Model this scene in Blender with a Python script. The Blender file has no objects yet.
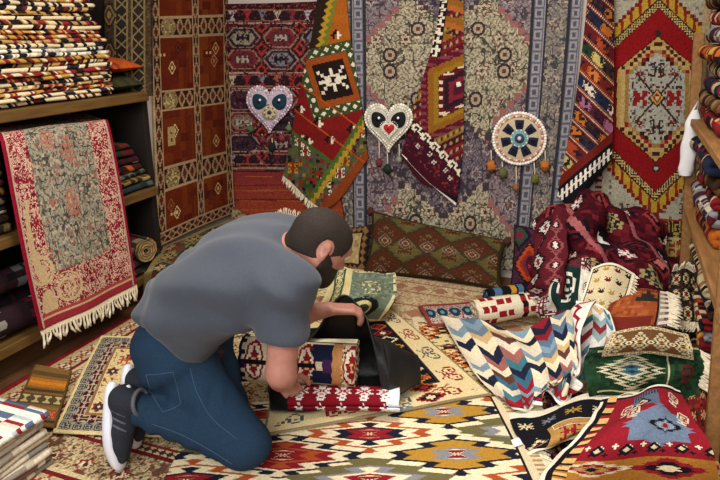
import bpy, math, random
import numpy as np
from mathutils import Matrix, Vector
SC = bpy.context.scene
COL = SC.collection
PI = math.pi

# ------------------------------------------------------------------ camera
F, CX, CY, H = 650.0, 360.0, 240.0, 1.4
_fy = np.array([625 - CX, CY - 28, F]); _fy /= np.linalg.norm(_fy)
_t = math.atan((CY - 28) / F)
_up = np.array([0, math.cos(_t), -math.sin(_t)])
_up[2] = -math.sin(_t); _fy = _fy - _up * np.dot(_fy, _up); _fy /= np.linalg.norm(_fy)
_fx = np.cross(_fy, _up)
if _fx[0] < 0: _fx = -_fx
M = np.array([_fx, _fy, _up])
def ray(x, y): return M @ np.array([x - CX, CY - y, F])
def fl(x, y, z=0.0):                      # photo point -> room point at height z
    d = ray(x, y); return np.array([0, 0, H]) + d * ((z - H) / d[2])
def bk(x, y, D):                          # -> room point at distance y = D
    d = ray(x, y); return np.array([0, 0, H]) + d * (D / d[1])
def lf(x, y, L):                          # -> room point at x = L
    d = ray(x, y); return np.array([0, 0, H]) + d * (L / d[0])
cd = bpy.data.cameras.new('camera'); cam = bpy.data.objects.new('camera', cd); COL.objects.link(cam)
cd.sensor_width = 36; cd.lens = F / 720 * 36; cd.clip_start = .02
_r, _u, _f = M @ [1, 0, 0], M @ [0, 1, 0], M @ [0, 0, 1]
cam.matrix_world = Matrix([[_r[i], _u[i], -_f[i], (0, 0, H)[i]] for i in range(3)] + [[0, 0, 0, 1]])
SC.camera = cam

# ------------------------------------------------------------------ light
w = bpy.data.worlds.new('world'); SC.world = w; w.use_nodes = True
w.node_tree.nodes['Background'].inputs[0].default_value = (.75, .82, 1, 1)
w.node_tree.nodes['Background'].inputs[1].default_value = .17
def area(name, loc, to, sx, sy, power, col):
    l = bpy.data.lights.new(name, 'AREA'); l.shape = 'RECTANGLE'; l.size, l.size_y = sx, sy
    l.energy, l.color = power, col
    o = bpy.data.objects.new(name, l); COL.objects.link(o); o.location = loc
    o.rotation_euler = (Vector(to) - Vector(loc)).to_track_quat('-Z', 'Y').to_euler()
area('shop_window_daylight', (-.5, -.9, 2.15), (-.7, 2.4, .2), 2.2, 1.5, 84, (1, .98, .95))
area('ceiling_fill_light', (-.75, 1.9, 2.6), (-.75, 1.95, 0), 1.0, .8, 46, (1, .95, .87))  # added warm overhead fill, no fixture seen; brightens floor, heap and man's back
vs = SC.view_settings
vs.view_transform = 'Standard'; vs.look = 'None'; vs.gamma = 1; vs.use_curve_mapping = False; vs.exposure = .25

# ------------------------------------------------------------------ colour
def lin(c):
    if isinstance(c, str):
        c = [int(c[i:i + 2], 16) / 255 for i in (0, 2, 4)]
    c = np.asarray(c, float)
    return np.where(c <= .04045, c / 12.92, ((c + .055) / 1.055) ** 2.4)
CREAM, IVORY, SAND, TAN, GOLD, ORANGE, RUST, RED, WINE, BURG, NAVY, BLACK, TEAL, BLUE, GREY, SAGE, GREEN, OLIVE, PINK, MAUVE, BROWN, WHITE = (
    'ebdec0', 'efe6cc', 'c9b184', 'b58f57', 'c48a2c', 'c2662a', '96401f', 'a3202a', '7d1c28', '54131d', '232742', '181619', '3d7486', '55708e', '8b8d94',
    '8f9a80', '2a4a38', '6a6632', 'c58d80', '7a6468', '553824', 'f3efe4')

# ------------------------------------------------------------------ materials
def newmat(name):
    m = bpy.data.materials.new(name); m.use_nodes = True
    nt = m.node_tree; b = nt.nodes['Principled BSDF']
    return m, nt, b
def nd(nt, t, **k):
    n = nt.nodes.new(t)
    for a, v in k.items():
        if a.startswith('i_'):
            n.inputs[int(a[2:]) if a[2:].isdigit() else a[2:].replace('_', ' ')].default_value = v
        else: setattr(n, a, v)
    return n
def mottle(nt, b, src, amt, scale, bump=0, bscale=None, stretch=None, dist=.004):
    """colour src times (1 +- amt) by noise, with a noise bump"""
    tc = nd(nt, 'ShaderNodeTexCoord'); co = tc.outputs['Object']
    if stretch:
        mp = nd(nt, 'ShaderNodeMapping'); mp.inputs['Scale'].default_value = stretch
        nt.links.new(co, mp.inputs[0]); co = mp.outputs[0]
    n = nd(nt, 'ShaderNodeTexNoise'); n.inputs['Scale'].default_value = scale; n.inputs['Detail'].default_value = 4
    nt.links.new(co, n.inputs['Vector'])
    mr = nd(nt, 'ShaderNodeMapRange'); mr.inputs[1].default_value = .25; mr.inputs[2].default_value = .75
    mr.inputs[3].default_value = 1 - amt; mr.inputs[4].default_value = 1 + amt
    nt.links.new(n.outputs[0], mr.inputs[0])
    vm = nd(nt, 'ShaderNodeVectorMath', operation='MULTIPLY')
    if isinstance(src, tuple): vm.inputs[0].default_value = src
    else: nt.links.new(src, vm.inputs[0])
    nt.links.new(mr.outputs[0], vm.inputs[1])
    nt.links.new(vm.outputs[0], b.inputs['Base Color'])
    if bump:
        n2 = nd(nt, 'ShaderNodeTexNoise'); n2.inputs['Scale'].default_value = bscale or scale * 2; n2.inputs['Detail'].default_value = 3
        nt.links.new(co, n2.inputs['Vector'])
        bp = nd(nt, 'ShaderNodeBump'); bp.inputs['Strength'].default_value = bump; bp.inputs['Distance'].default_value = dist
        nt.links.new(n2.outputs[0], bp.inputs['Height']); nt.links.new(bp.outputs[0], b.inputs['Normal'])
def wool(name, amt=.22, scale=170, bump=.35):
    m, nt, b = newmat(name)
    at = nd(nt, 'ShaderNodeAttribute', attribute_name='Col')
    mottle(nt, b, at.outputs['Color'], amt, scale, bump, 260, dist=.003)
    b.inputs['Roughness'].default_value = .95; b.inputs['Specular IOR Level'].default_value = .1
    return m
def plain(name, col, rough=.8, amt=.15, scale=40, bump=0, bscale=None, stretch=None, spec=.3, dist=.004, sheen=0):
    m, nt, b = newmat(name)
    mottle(nt, b, tuple(lin(col)), amt, scale, bump, bscale, stretch, dist)
    b.inputs['Roughness'].default_value = rough; b.inputs['Specular IOR Level'].default_value = spec
    if sheen: b.inputs['Sheen Weight'].default_value = sheen
    return m
WOOL = wool('woven_wool')
PILE = wool('carpet_pile', .3, 120, .5)
FRINGE = plain('cotton_fringe', 'e8dcc0', .95, .2, 120)
FRINGE_GREY = plain('aged_fringe', 'a9a090', .95, .25, 120)
WOOD = plain('pale_pine', '966b3e', .6, .3, 9, .15, 30, (6, .8, 6))
WOOD_DK = plain('shelf_wood', '60451f', .6, .35, 9, .2, 30, (6, .8, 6))
WALLM = plain('plaster', 'b8aca2', .9, .08, 6)
FLOORM = plain('floor_boards', '5b3d25', .55, .4, 6, .1, 20, (9, .8, 1))
SKIN = plain('skin', 'ad7766', .5, .10, 60, .1, 180, spec=.4, dist=.001)
HAIRM = plain('short_hair', '2a201a', .7, .7, 330, .8, 400, dist=.004)
BEARDM = plain('beard', '2a1e18', .8, .6, 260, .8, 400, dist=.004)
TEE = plain('grey_heather_jersey', '454a54', .95, .22, 420, .12, 300, spec=.1, sheen=.15)
DENIM = plain('blue_denim', '22384e', .9, .25, 240, .25, 420, spec=.15, dist=.002)
SHOE = plain('shoe_knit', '272a33', .9, .25, 200, .4, 300)
SHOEGR = plain('shoe_grey', '5d6068', .9, .2, 200, .3, 300)
SOLE = plain('white_rubber', 'dfe2ea', .6, .05, 40)
LEATHER = plain('brown_leather', '4b2c1c', .6, .2, 60)
NYLON = plain('black_nylon', '0f1013', .45, .2, 50, .3, 14, spec=.5, dist=.02)
PAPER = plain('white_paper', 'e9e8ea', .7, .04, 20)
THREAD = plain('cord_thread', 'cfc2a4', .9, .1, 100)
FELT = plain('black_felt', '14161f', .9, .2, 150)

# ------------------------------------------------------------------ meshes
def tag(o, label, cat, group=None, kind=None):
    if label: o['label'] = label
    if cat: o['category'] = cat
    if group: o['group'] = group
    if kind: o['kind'] = kind
    return o
def wloc(o):
    v = np.zeros(3)
    while o is not None:
        v = v + np.array(o.location); o = o.parent
    return v
def thing(name, loc, label, cat, group=None):
    o = bpy.data.objects.new(name, None); COL.objects.link(o); o.location = loc; o.empty_display_size = .05
    return tag(o, label, cat, group)
def mk(name, V, Q, mat, col=None, parent=None, smooth=False, T=None):
    """world-space vertices V, quads Q (and triangles T) -> one object, its origin at the base"""
    V = np.asarray(V, float); Q = np.asarray(Q, int).reshape(-1, 4)
    T = np.zeros((0, 3), int) if T is None else np.asarray(T, int).reshape(-1, 3)
    base = wloc(parent) if parent else np.array([(V[:, 0].min() + V[:, 0].max()) / 2, (V[:, 1].min() + V[:, 1].max()) / 2, V[:, 2].min()])
    me = bpy.data.meshes.new(name)
    me.vertices.add(len(V)); me.vertices.foreach_set('co', (V - base).astype(np.float32).ravel())
    nl = Q.size + T.size; me.loops.add(nl)
    me.loops.foreach_set('vertex_index', np.concatenate([Q.ravel(), T.ravel()]).astype(np.int32))
    n = len(Q) + len(T); me.polygons.add(n)
    st = np.concatenate([np.arange(len(Q)) * 4, len(Q) * 4 + np.arange(len(T)) * 3]).astype(np.int32)
    me.polygons.foreach_set('loop_start', st)
    me.polygons.foreach_set('use_smooth', np.full(n, smooth))
    if col is not None:
        at = me.attributes.new('Col', 'FLOAT_COLOR', 'FACE')
        c = np.ones((n, 4), np.float32); c[:, :3] = np.asarray(col).reshape(-1, 3)
        at.data.foreach_set('color', c.ravel())
    me.update(calc_edges=True); me.validate()
    me.materials.append(mat)
    o = bpy.data.objects.new(name, me); COL.objects.link(o)
    if parent: o.parent = parent
    else: o.location = base
    return o
def gquads(r, c, off=0):
    i = np.arange(r)[:, None] * (c + 1) + np.arange(c)[None]
    return (np.stack([i, i + 1, i + c + 2, i + c + 1], -1) + off).reshape(-1, 4)
def normals(P):
    du = np.gradient(P, axis=1); dv = np.gradient(P, axis=0)
    n = np.cross(du, dv); return n / (np.linalg.norm(n, axis=-1, keepdims=True) + 1e-12)
def cloth(name, P, C, mat=None, parent=None, thick=.006, away=None, back=False, smooth=True):
    """a woven sheet: grid P of points, C a colour per cell; skirt (and back) on the side away from 'away'"""
    r, c = C.shape[:2]; N = normals(P)
    if away is not None and np.sum(N.mean((0, 1)) * np.asarray(away)) < 0: N = -N
    B = P - N * thick
    V = [P.reshape(-1, 3), B.reshape(-1, 3)]; n0 = (r + 1) * (c + 1)
    Q = [gquads(r, c)]; K = [C.reshape(-1, 3)]
    idx = np.arange(n0).reshape(r + 1, c + 1)
    for e, k in ((idx[0], C[0]), (idx[-1], C[-1]), (idx[:, 0], C[:, 0]), (idx[:, -1], C[:, -1])):
        Q.append(np.stack([e[:-1], e[1:], e[1:] + n0, e[:-1] + n0], -1)); K.append(k)
    if back: Q.append(gquads(r, c, n0)); K.append(C.reshape(-1, 3))
    return mk(name, np.concatenate(V), np.concatenate(Q), mat or WOOL, np.concatenate(K), parent, smooth)
def box(name, lo, hi, mat, parent=None, bev=.004):
    lo, hi = np.array(lo, float), np.array(hi, float)
    c = (lo + hi) / 2; s = (hi - lo) / 2; b = min(bev, s.min() * .4)
    # bevelled box: three inset face sets
    V = []
    for sx in (-1, 1):
        for sy in (-1, 1):
            for sz in (-1, 1):
                g = np.array([sx, sy, sz])
                for a in range(3):
                    d = s - b; d[a] = s[a]; V.append(c + g * d)
    ix = lambda x, y, z, a: (((x > 0) * 4 + (y > 0) * 2 + (z > 0)) * 3 + a)
    Q, T = [], []
    S = (-1, 1)
    for s_ in S:
        Q += [[ix(s_, -1, -1, 0), ix(s_, 1, -1, 0), ix(s_, 1, 1, 0), ix(s_, -1, 1, 0)],
              [ix(-1, s_, -1, 1), ix(1, s_, -1, 1), ix(1, s_, 1, 1), ix(-1, s_, 1, 1)],
              [ix(-1, -1, s_, 2), ix(1, -1, s_, 2), ix(1, 1, s_, 2), ix(-1, 1, s_, 2)]]
        for t_ in S:
            Q += [[ix(s_, t_, -1, 0), ix(s_, t_, 1, 0), ix(s_, t_, 1, 1), ix(s_, t_, -1, 1)],
                  [ix(s_, -1, t_, 0), ix(s_, 1, t_, 0), ix(s_, 1, t_, 2), ix(s_, -1, t_, 2)],
                  [ix(-1, s_, t_, 1), ix(1, s_, t_, 1), ix(1, s_, t_, 2), ix(-1, s_, t_, 2)]]
            for u_ in S: T.append([ix(s_, t_, u_, a) for a in range(3)])
    return mk(name, V, Q, mat, None, parent, False, T)
def spline(ctrl, r, c):
    """Catmull-Rom surface through a grid of control points -> (r+1, c+1, k)"""
    A = np.asarray(ctrl, float)
    def up(A, n):
        m = len(A)
        t = np.linspace(0, m - 1, n + 1); i = np.minimum(t.astype(int), m - 2); f = (t - i).reshape((-1,) + (1,) * (A.ndim - 1))
        g = lambda k: np.where(((k >= 0) & (k < m)).reshape((-1,) + (1,) * (A.ndim - 1)), A[np.clip(k, 0, m - 1)],
                               np.where((k < 0).reshape((-1,) + (1,) * (A.ndim - 1)), 2 * A[0] - A[1], 2 * A[-1] - A[-2]))
        p0, p1, p2, p3 = g(i - 1), g(i), g(i + 1), g(i + 2)
        return .5 * (2 * p1 + (p2 - p0) * f + (2 * p0 - 5 * p1 + 4 * p2 - p3) * f ** 2 + (3 * p1 - p0 - 3 * p2 + p3) * f ** 3)
    return np.swapaxes(up(np.swapaxes(up(A, r), 0, 1), c), 0, 1)
def drape(ctrl, r, c, mode='z', wr=0.0, seed=0, freq=9, ridges=()):
    pts = [[(fl(*p) if mode == 'z' else bk(*p)) for p in row] for row in ctrl]
    P = spline(pts, r, c)
    if wr:
        rs = np.random.RandomState(seed); N = normals(P); d = 0
        for k in range(5):
            v = rs.randn(3) * freq * (1 + .5 * k); d = d + np.sin(P @ v + rs.rand() * 6) / (1 + .5 * k)
        P = P + N * (d * wr * .5)[..., None]
    if ridges:
        u = np.linspace(0, 1, c + 1)[None]; v = np.linspace(0, 1, r + 1)[:, None]; N = normals(P); N = N * np.sign(np.sum(N * np.array([-.2, -.5, .8]), -1, keepdims=True)); d = 0
        for amp, du, dv, ph in ridges: q = np.sin(2 * PI * (u * du + v * dv) + ph); d = d + amp * np.sign(q) * np.abs(q) ** .8
        P = P + N * d[..., None]
    P[..., 2] = np.maximum(P[..., 2], .004)
    return P
def flat(c4, r, c, z=.004, wr=.0015, seed=0):
    """a rug lying on the floor, its corners (photo points) clockwise from the back left"""
    a, b, c_, d = [fl(*p, z) for p in c4]
    u = np.linspace(0, 1, c + 1)[None, :, None]; v = np.linspace(0, 1, r + 1)[:, None, None]
    P = (a * (1 - u) + b * u) * (1 - v) + (d * (1 - u) + c_ * u) * v
    rs = np.random.RandomState(seed)
    P = P + 0
    for k in range(3):
        q = rs.randn(2) * 7
        P[..., 2] += wr * (1 + np.sin(P[..., 0] * q[0] + P[..., 1] * q[1] + rs.rand() * 6)) / 2
        P[..., 0] += .003 * np.sin(P[..., 1] * 9 + rs.rand() * 6)
    return P
def wallgrid(ctrl, D, r, c, wr=.004, seed=0):
    """hangs against the back wall: photo points with an optional own distance from the wall"""
    pts = [[bk(p[0], p[1], D - (p[2] if len(p) > 2 else 0)) for p in row] for row in ctrl]
    P = spline(pts, r, c); rs = np.random.RandomState(seed)
    P[..., 1] -= wr * (1 + np.sin(P[..., 0] * (14 + 6 * rs.rand()) + P[..., 2] * 2 + rs.rand() * 6)) / 2
    Q = spline([[np.array(p[:2], float) for p in row] for row in ctrl], r, c)
    Q = (Q[:-1, :-1] + Q[1:, 1:]) / 2
    return P, Q[..., 0], Q[..., 1]
def fringe(edge, d, n, length, rad, mat, parent, seed=0, droop=.3, name='fringe'):
    """knotted strands along an edge polyline, pointing along d (world vector or one per point)"""
    edge = np.asarray(edge); rs = np.random.RandomState(seed)
    L = np.concatenate([[0], np.cumsum(np.linalg.norm(np.diff(edge, axis=0), axis=1))])
    V, Q = [], []
    for k in range(n):
        s = L[-1] * (k + .5) / n
        p = np.array([np.interp(s, L, edge[:, i]) for i in range(3)])
        e = np.array([np.interp(min(L[-1], s + .01), L, edge[:, i]) for i in range(3)]) - np.array([np.interp(max(0, s - .01), L, edge[:, i]) for i in range(3)])
        e /= np.linalg.norm(e) + 1e-9
        dd = np.asarray(d, float); dd = dd / np.linalg.norm(dd)
        nn = np.cross(e, dd); ln = length * (.75 + .5 * rs.rand()); sl = rs.randn() * .25
        o = len(V)
        for j, (t, ww) in enumerate(((-.1, 1), (.3, .7), (.65, 1.0), (1, .6))):
            q = p + dd * ln * t + e * sl * ln * t * t + nn * rs.randn() * rad * .4
            q[2] = max(q[2] , .004 + rad * .5)
            for a in range(4):
                V.append(q + rad * ww * (e * math.cos(a * PI / 2) + nn * math.sin(a * PI / 2)))
        for j in range(3):
            for a in range(4):
                Q.append([o + j * 4 + a, o + j * 4 + (a + 1) % 4, o + j * 4 + 4 + (a + 1) % 4, o + j * 4 + 4 + a])
        Q.append([o + 12, o + 13, o + 14, o + 15])
    return mk(name, V, Q, mat, None, parent, True)
def ribbon(name, cl, t, L, nL, colfn, org, A, B, D, mat=None, parent=None, wob=0, seed=0):
    """a sheet of thickness t whose section follows centreline cl (in axes A, B) and which runs length L along D"""
    cl = np.asarray(cl, float); N = len(cl); org, A, B, D = (np.asarray(x, float) for x in (org, A, B, D))
    tg = np.gradient(cl, axis=0); tg /= np.linalg.norm(tg, axis=1, keepdims=True) + 1e-9
    nr = np.stack([-tg[:, 1], tg[:, 0]], 1)
    out = np.concatenate([cl + nr * t / 2, (cl - nr * t / 2)[::-1]]); m = 2 * N
    s = np.concatenate([[0], np.cumsum(np.linalg.norm(np.diff(cl, axis=0), axis=1))])
    so = np.concatenate([s, s[::-1]]); side = np.concatenate([np.ones(N), -np.ones(N)])
    l = np.linspace(0, L, nL + 1)
    rs = np.random.RandomState(seed); ph = rs.rand(6) * 6
    oa = out[None, :, 0] + wob * (np.sin(l * 9 + ph[0]) + .6 * np.sin(l * 23 + ph[1]))[:, None] * np.sign(out[None, :, 0])
    ob = out[None, :, 1] * (1 + .04 * np.sin(l * 11 + ph[2]))[:, None] + wob * .35 * np.sin(l * 13 + ph[3])[:, None]
    ll = l[:, None] + wob * 1.2 * np.sin(out[None, :, 1] * 160 + ph[4])
    P = org + oa[..., None] * A + ob[..., None] * B + ll[..., None] * D
    V = P.reshape(-1, 3); i = np.arange(nL)[:, None] * m + np.arange(m)[None]; j = np.arange(nL)[:, None] * m + (np.arange(m)[None] + 1) % m
    Q = np.stack([i, j, j + m, i + m], -1).reshape(-1, 4)
    sm = (so + np.roll(so, -1)) / 2; lm = (l[:-1] + l[1:]) / 2
    C = colfn(np.broadcast_to(sm[None], (nL, m)), np.broadcast_to(lm[:, None], (nL, m)), np.broadcast_to(side[None], (nL, m))).reshape(-1, 3)
    k = np.arange(N - 1); caps = np.stack([k, k + 1, m - 2 - k, m - 1 - k], -1)
    CC = colfn(sm[:N - 1], np.zeros(N - 1), np.ones(N - 1)), colfn(sm[:N - 1], np.full(N - 1, L), np.ones(N - 1))
    Q = np.concatenate([Q, caps, caps + nL * m]); C = np.concatenate([C, CC[0], CC[1]])
    return mk(name, V, Q, mat or WOOL, C, parent, True)
def serp(W, n, g, ns=14, r=None):
    """centreline of a sheet folded n times to width W, layers g apart"""
    pts = []
    for k in range(n):
        xs = np.linspace(-W / 2, W / 2, ns)
        if k % 2: xs = xs[::-1]
        pts += [(x, g * k) for x in xs]
        if k < n - 1:
            sx = 1 if k % 2 == 0 else -1
            for a in np.linspace(-PI / 2, PI / 2, 7)[1:-1]:
                pts.append((sx * (W / 2 + g * .5 * math.cos(a)), g * k + g / 2 + g / 2 * math.sin(a)))
    return np.array(pts)
def spiral(r0, r1, turns, n=24):
    k = int(turns * n); a = np.linspace(0, turns * 2 * PI, k)
    r = np.linspace(r0, r1, k); return np.stack([r * np.cos(a), r * np.sin(a)], 1)

# ------------------------------------------------------------------ woven patterns
class Cv:
    """a woven field: X, Y in threads, painted mask by mask"""
    def __init__(s, W, Hh, bg, X=None, Y=None):
        s.W, s.H = W, Hh
        if X is None: X, Y = np.meshgrid(np.arange(W) + .5, np.arange(Hh) + .5)
        s.X, s.Y = X, Y; s.a = np.empty(X.shape + (3,)); s.a[:] = lin(bg)
    def m(s, mask, col): s.a[mask] = lin(col); return s
    def rect(s, x0, y0, x1, y1, col): return s.m((s.X >= x0) & (s.X < x1) & (s.Y >= y0) & (s.Y < y1), col)
    def inset(s): return np.minimum(np.minimum(s.X, s.W - s.X), np.minimum(s.Y, s.H - s.Y))
    def along(s):
        lr = np.minimum(s.X, s.W - s.X) < np.minimum(s.Y, s.H - s.Y)
        return np.where(lr, s.Y - s.H / 2, s.X - s.W / 2)
    def ring(s, a, b, col): d = s.inset(); return s.m((d >= a) & (d < b), col)
    def ringdia(s, a, b, per, cols, q=1):
        d = s.inset(); t = s.along(); k = np.floor(t / per).astype(int); f = np.abs((t % per) / per * 2 - 1); n = np.abs((d - a) / (b - a) * 2 - 1)
        n = np.floor(n * q * 4) / (q * 4); msk = (d >= a) & (d < b)
        for i, cs in enumerate(cols):
            lim = 1 - i / len(cols)
            if isinstance(cs, str): s.m(msk & (f + n < lim), cs)
            else:
                for j, cc in enumerate(cs): s.m(msk & (f + n < lim) & (k % len(cs) == j), cc)
        return s
    def ringtri(s, a, b, per, col):
        d = s.inset(); t = s.along(); f = np.abs((t % per) / per * 2 - 1); return s.m((d >= a) & (d < b) & (f > (d - a) / (b - a)), col)
    def ringtile(s, a, b, rows, cm, per=None):
        d = s.inset(); t = s.along(); per = per or (b - a) * len(rows[0]) / len(rows)
        s.tile((d >= a) & (d < b), (t % per) / per, (d - a) / (b - a), rows, cm); return s
    def tile(s, mask, u, v, rows, cm):
        h, w = len(rows), len(rows[0])
        iu = np.clip((u * w).astype(int), 0, w - 1); iv = np.clip((v * h).astype(int), 0, h - 1)
        ch = np.array([list(x) for x in rows])[iv, iu]
        for k, cc in cm.items(): s.m(mask & (ch == k), cc)
        return s
    def bmp(s, rows, cx, cy, kx, ky, cm, ang=0):
        h, w = len(rows), len(rows[0]); dx, dy = s.X - cx, s.Y - cy
        if ang: dx, dy = dx * math.cos(ang) + dy * math.sin(ang), -dx * math.sin(ang) + dy * math.cos(ang)
        u, v = dx / (w * kx) + .5, dy / (h * ky) + .5
        return s.tile((u >= 0) & (u < 1) & (v >= 0) & (v < 1), u, v, rows, cm)
    def dd(s, cx, cy, rx, ry, st=1, flame=0, fp=4):
        dy = np.abs(s.Y - cy); dy = np.floor(dy / st) * st; dx = np.abs(s.X - cx)
        if flame: dx = dx + flame * np.abs(((np.abs(s.Y - cy) / fp) % 1) * 2 - 1)
        return dx / rx + dy / ry
    def dia(s, cx, cy, rx, ry, cols, st=1, flame=0, fp=4, mask=None):
        d = s.dd(cx, cy, rx, ry, st, flame, fp)
        for i, cc in enumerate(cols):
            k = d < 1 - i / len(cols)
            s.m(k if mask is None else k & mask, cc)
        return s
    def disc(s, cx, cy, r, col, ry=None): return s.m(((s.X - cx) / r) ** 2 + ((s.Y - cy) / (ry or r)) ** 2 < 1, col)
    def jitter(s, amt=.12, seed=0):
        rs = np.random.RandomState(seed); s.a *= 1 + amt * (rs.rand(*s.X.shape, 1) - .5) * 2; return s
    def abrash(s, amt=.15, seed=0, per=23):
        rs = np.random.RandomState(seed); y = s.Y
        k = sum(np.sin(y / per * f + rs.rand() * 6) for f in (1, 2.3, 3.7)) / 3
        s.a *= (1 + amt * k)[..., None]; return s
    def speckle(s, mask, cols, dens, cell=2, seed=0):
        rs = np.random.RandomState(seed); g = rs.rand(400, 400)
        n = g[(s.Y / cell).astype(int) % 400, (s.X / cell).astype(int) % 400]; q = rs.randint(0, len(cols), (400, 400))[(s.Y / cell).astype(int) % 400, (s.X / cell).astype(int) % 400]
        for i, cc in enumerate(cols): s.m(mask & (n < dens) & (q == i), cc)
        return s
    def floral(s, mask, f, vine, leaf, flo, seed=0, per=34, th=.22):
        """scrolling vines with leaves and rosettes"""
        p = np.random.RandomState(seed).rand(8) * 6; X, Y = s.X * f, s.Y * f
        a = np.sin(X + 1.8 * np.sin(Y * .7 + p[0]) + p[1]) + np.sin(Y + 1.8 * np.sin(X * .8 + p[2]) + p[3])
        b = np.sin(X * 2.3 + 1.2 * np.sin(Y * 1.9 + p[4])) * np.sin(Y * 2.1 + 1.2 * np.sin(X * 2.2 + p[5]))
        s.m(mask & (np.abs(b) > .62), leaf); s.m(mask & (np.abs(a) < th), vine)
        if flo:
            u = (s.X + p[6] * 9 + per / 2 * (np.floor(s.Y / per) % 2)) % per - per / 2; v = s.Y % per - per / 2
            r = np.hypot(u, v) / per; ang = np.arctan2(v, u); pet = r * (1 + .22 * np.cos(6 * ang))
            s.m(mask & (pet < .22), flo[0]); s.m(mask & (pet < .15), flo[1]); s.m(mask & (pet < .06), flo[2])
        return s
HOOK = ["..XXXXX..", ".X.....X.", ".X.XXX.X.", ".X.X...X.", ".X.XX.XX.", ".X.....X.", "..XXXXX..", "....X....", "..XXXXX.."]
RAM = ["XXX...XXX", "X.X...X.X", "..X...X..", "..XX.XX..", "XXXXXXXXX", "..XX.XX..", "..X...X..", "X.X...X.X", "XXX...XXX"]
STAR = ["X...X...X", ".X..X..X.", "..XXXXX..", "XXXX.XXXX", "..XXXXX..", ".X..X..X.", "X...X...X"]
DOG = ["XXXXX...", "X...X..X", "X.X.XXXX", "XXX....."]
COMB = ["X.X.X.X.X", "X.X.X.X.X", "XXXXXXXXX", "...XXX...", "XXXXXXXXX", "X.X.X.X.X", "X.X.X.X.X"]
GLASS = ["XXXXXXX", ".XXXXX.", "..XXX..", "...X...", "..XXX..", ".XXXXX.", "XXXXXXX"]

# ------------------------------------------------------------------ the room
D = 3.65
def struct(o): o['kind'] = 'structure'; return o
struct(box('floor', (-2.9, -1.6, -.1), (1.1, 3.9, 0), FLOORM, bev=.001))
struct(box('wall_back', (-2.9, D, 0), (1.1, D + .12, 2.7), WALLM, bev=.001))
struct(box('wall_left', (-2.87, -1.6, 0), (-2.75, D, 2.7), WALLM, bev=.001))
struct(box('trim_1', (-2.75, 2.82, 0), (-2.3, D, 2.7), WALLM, bev=.004))
struct(box('wall_right', (.95, -1.6, 0), (1.07, D, 2.7), WALLM, bev=.001))
struct(box('ceiling', (-2.9, -.3, 2.7), (1.1, 3.9, 2.8), WALLM, bev=.001))

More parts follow.
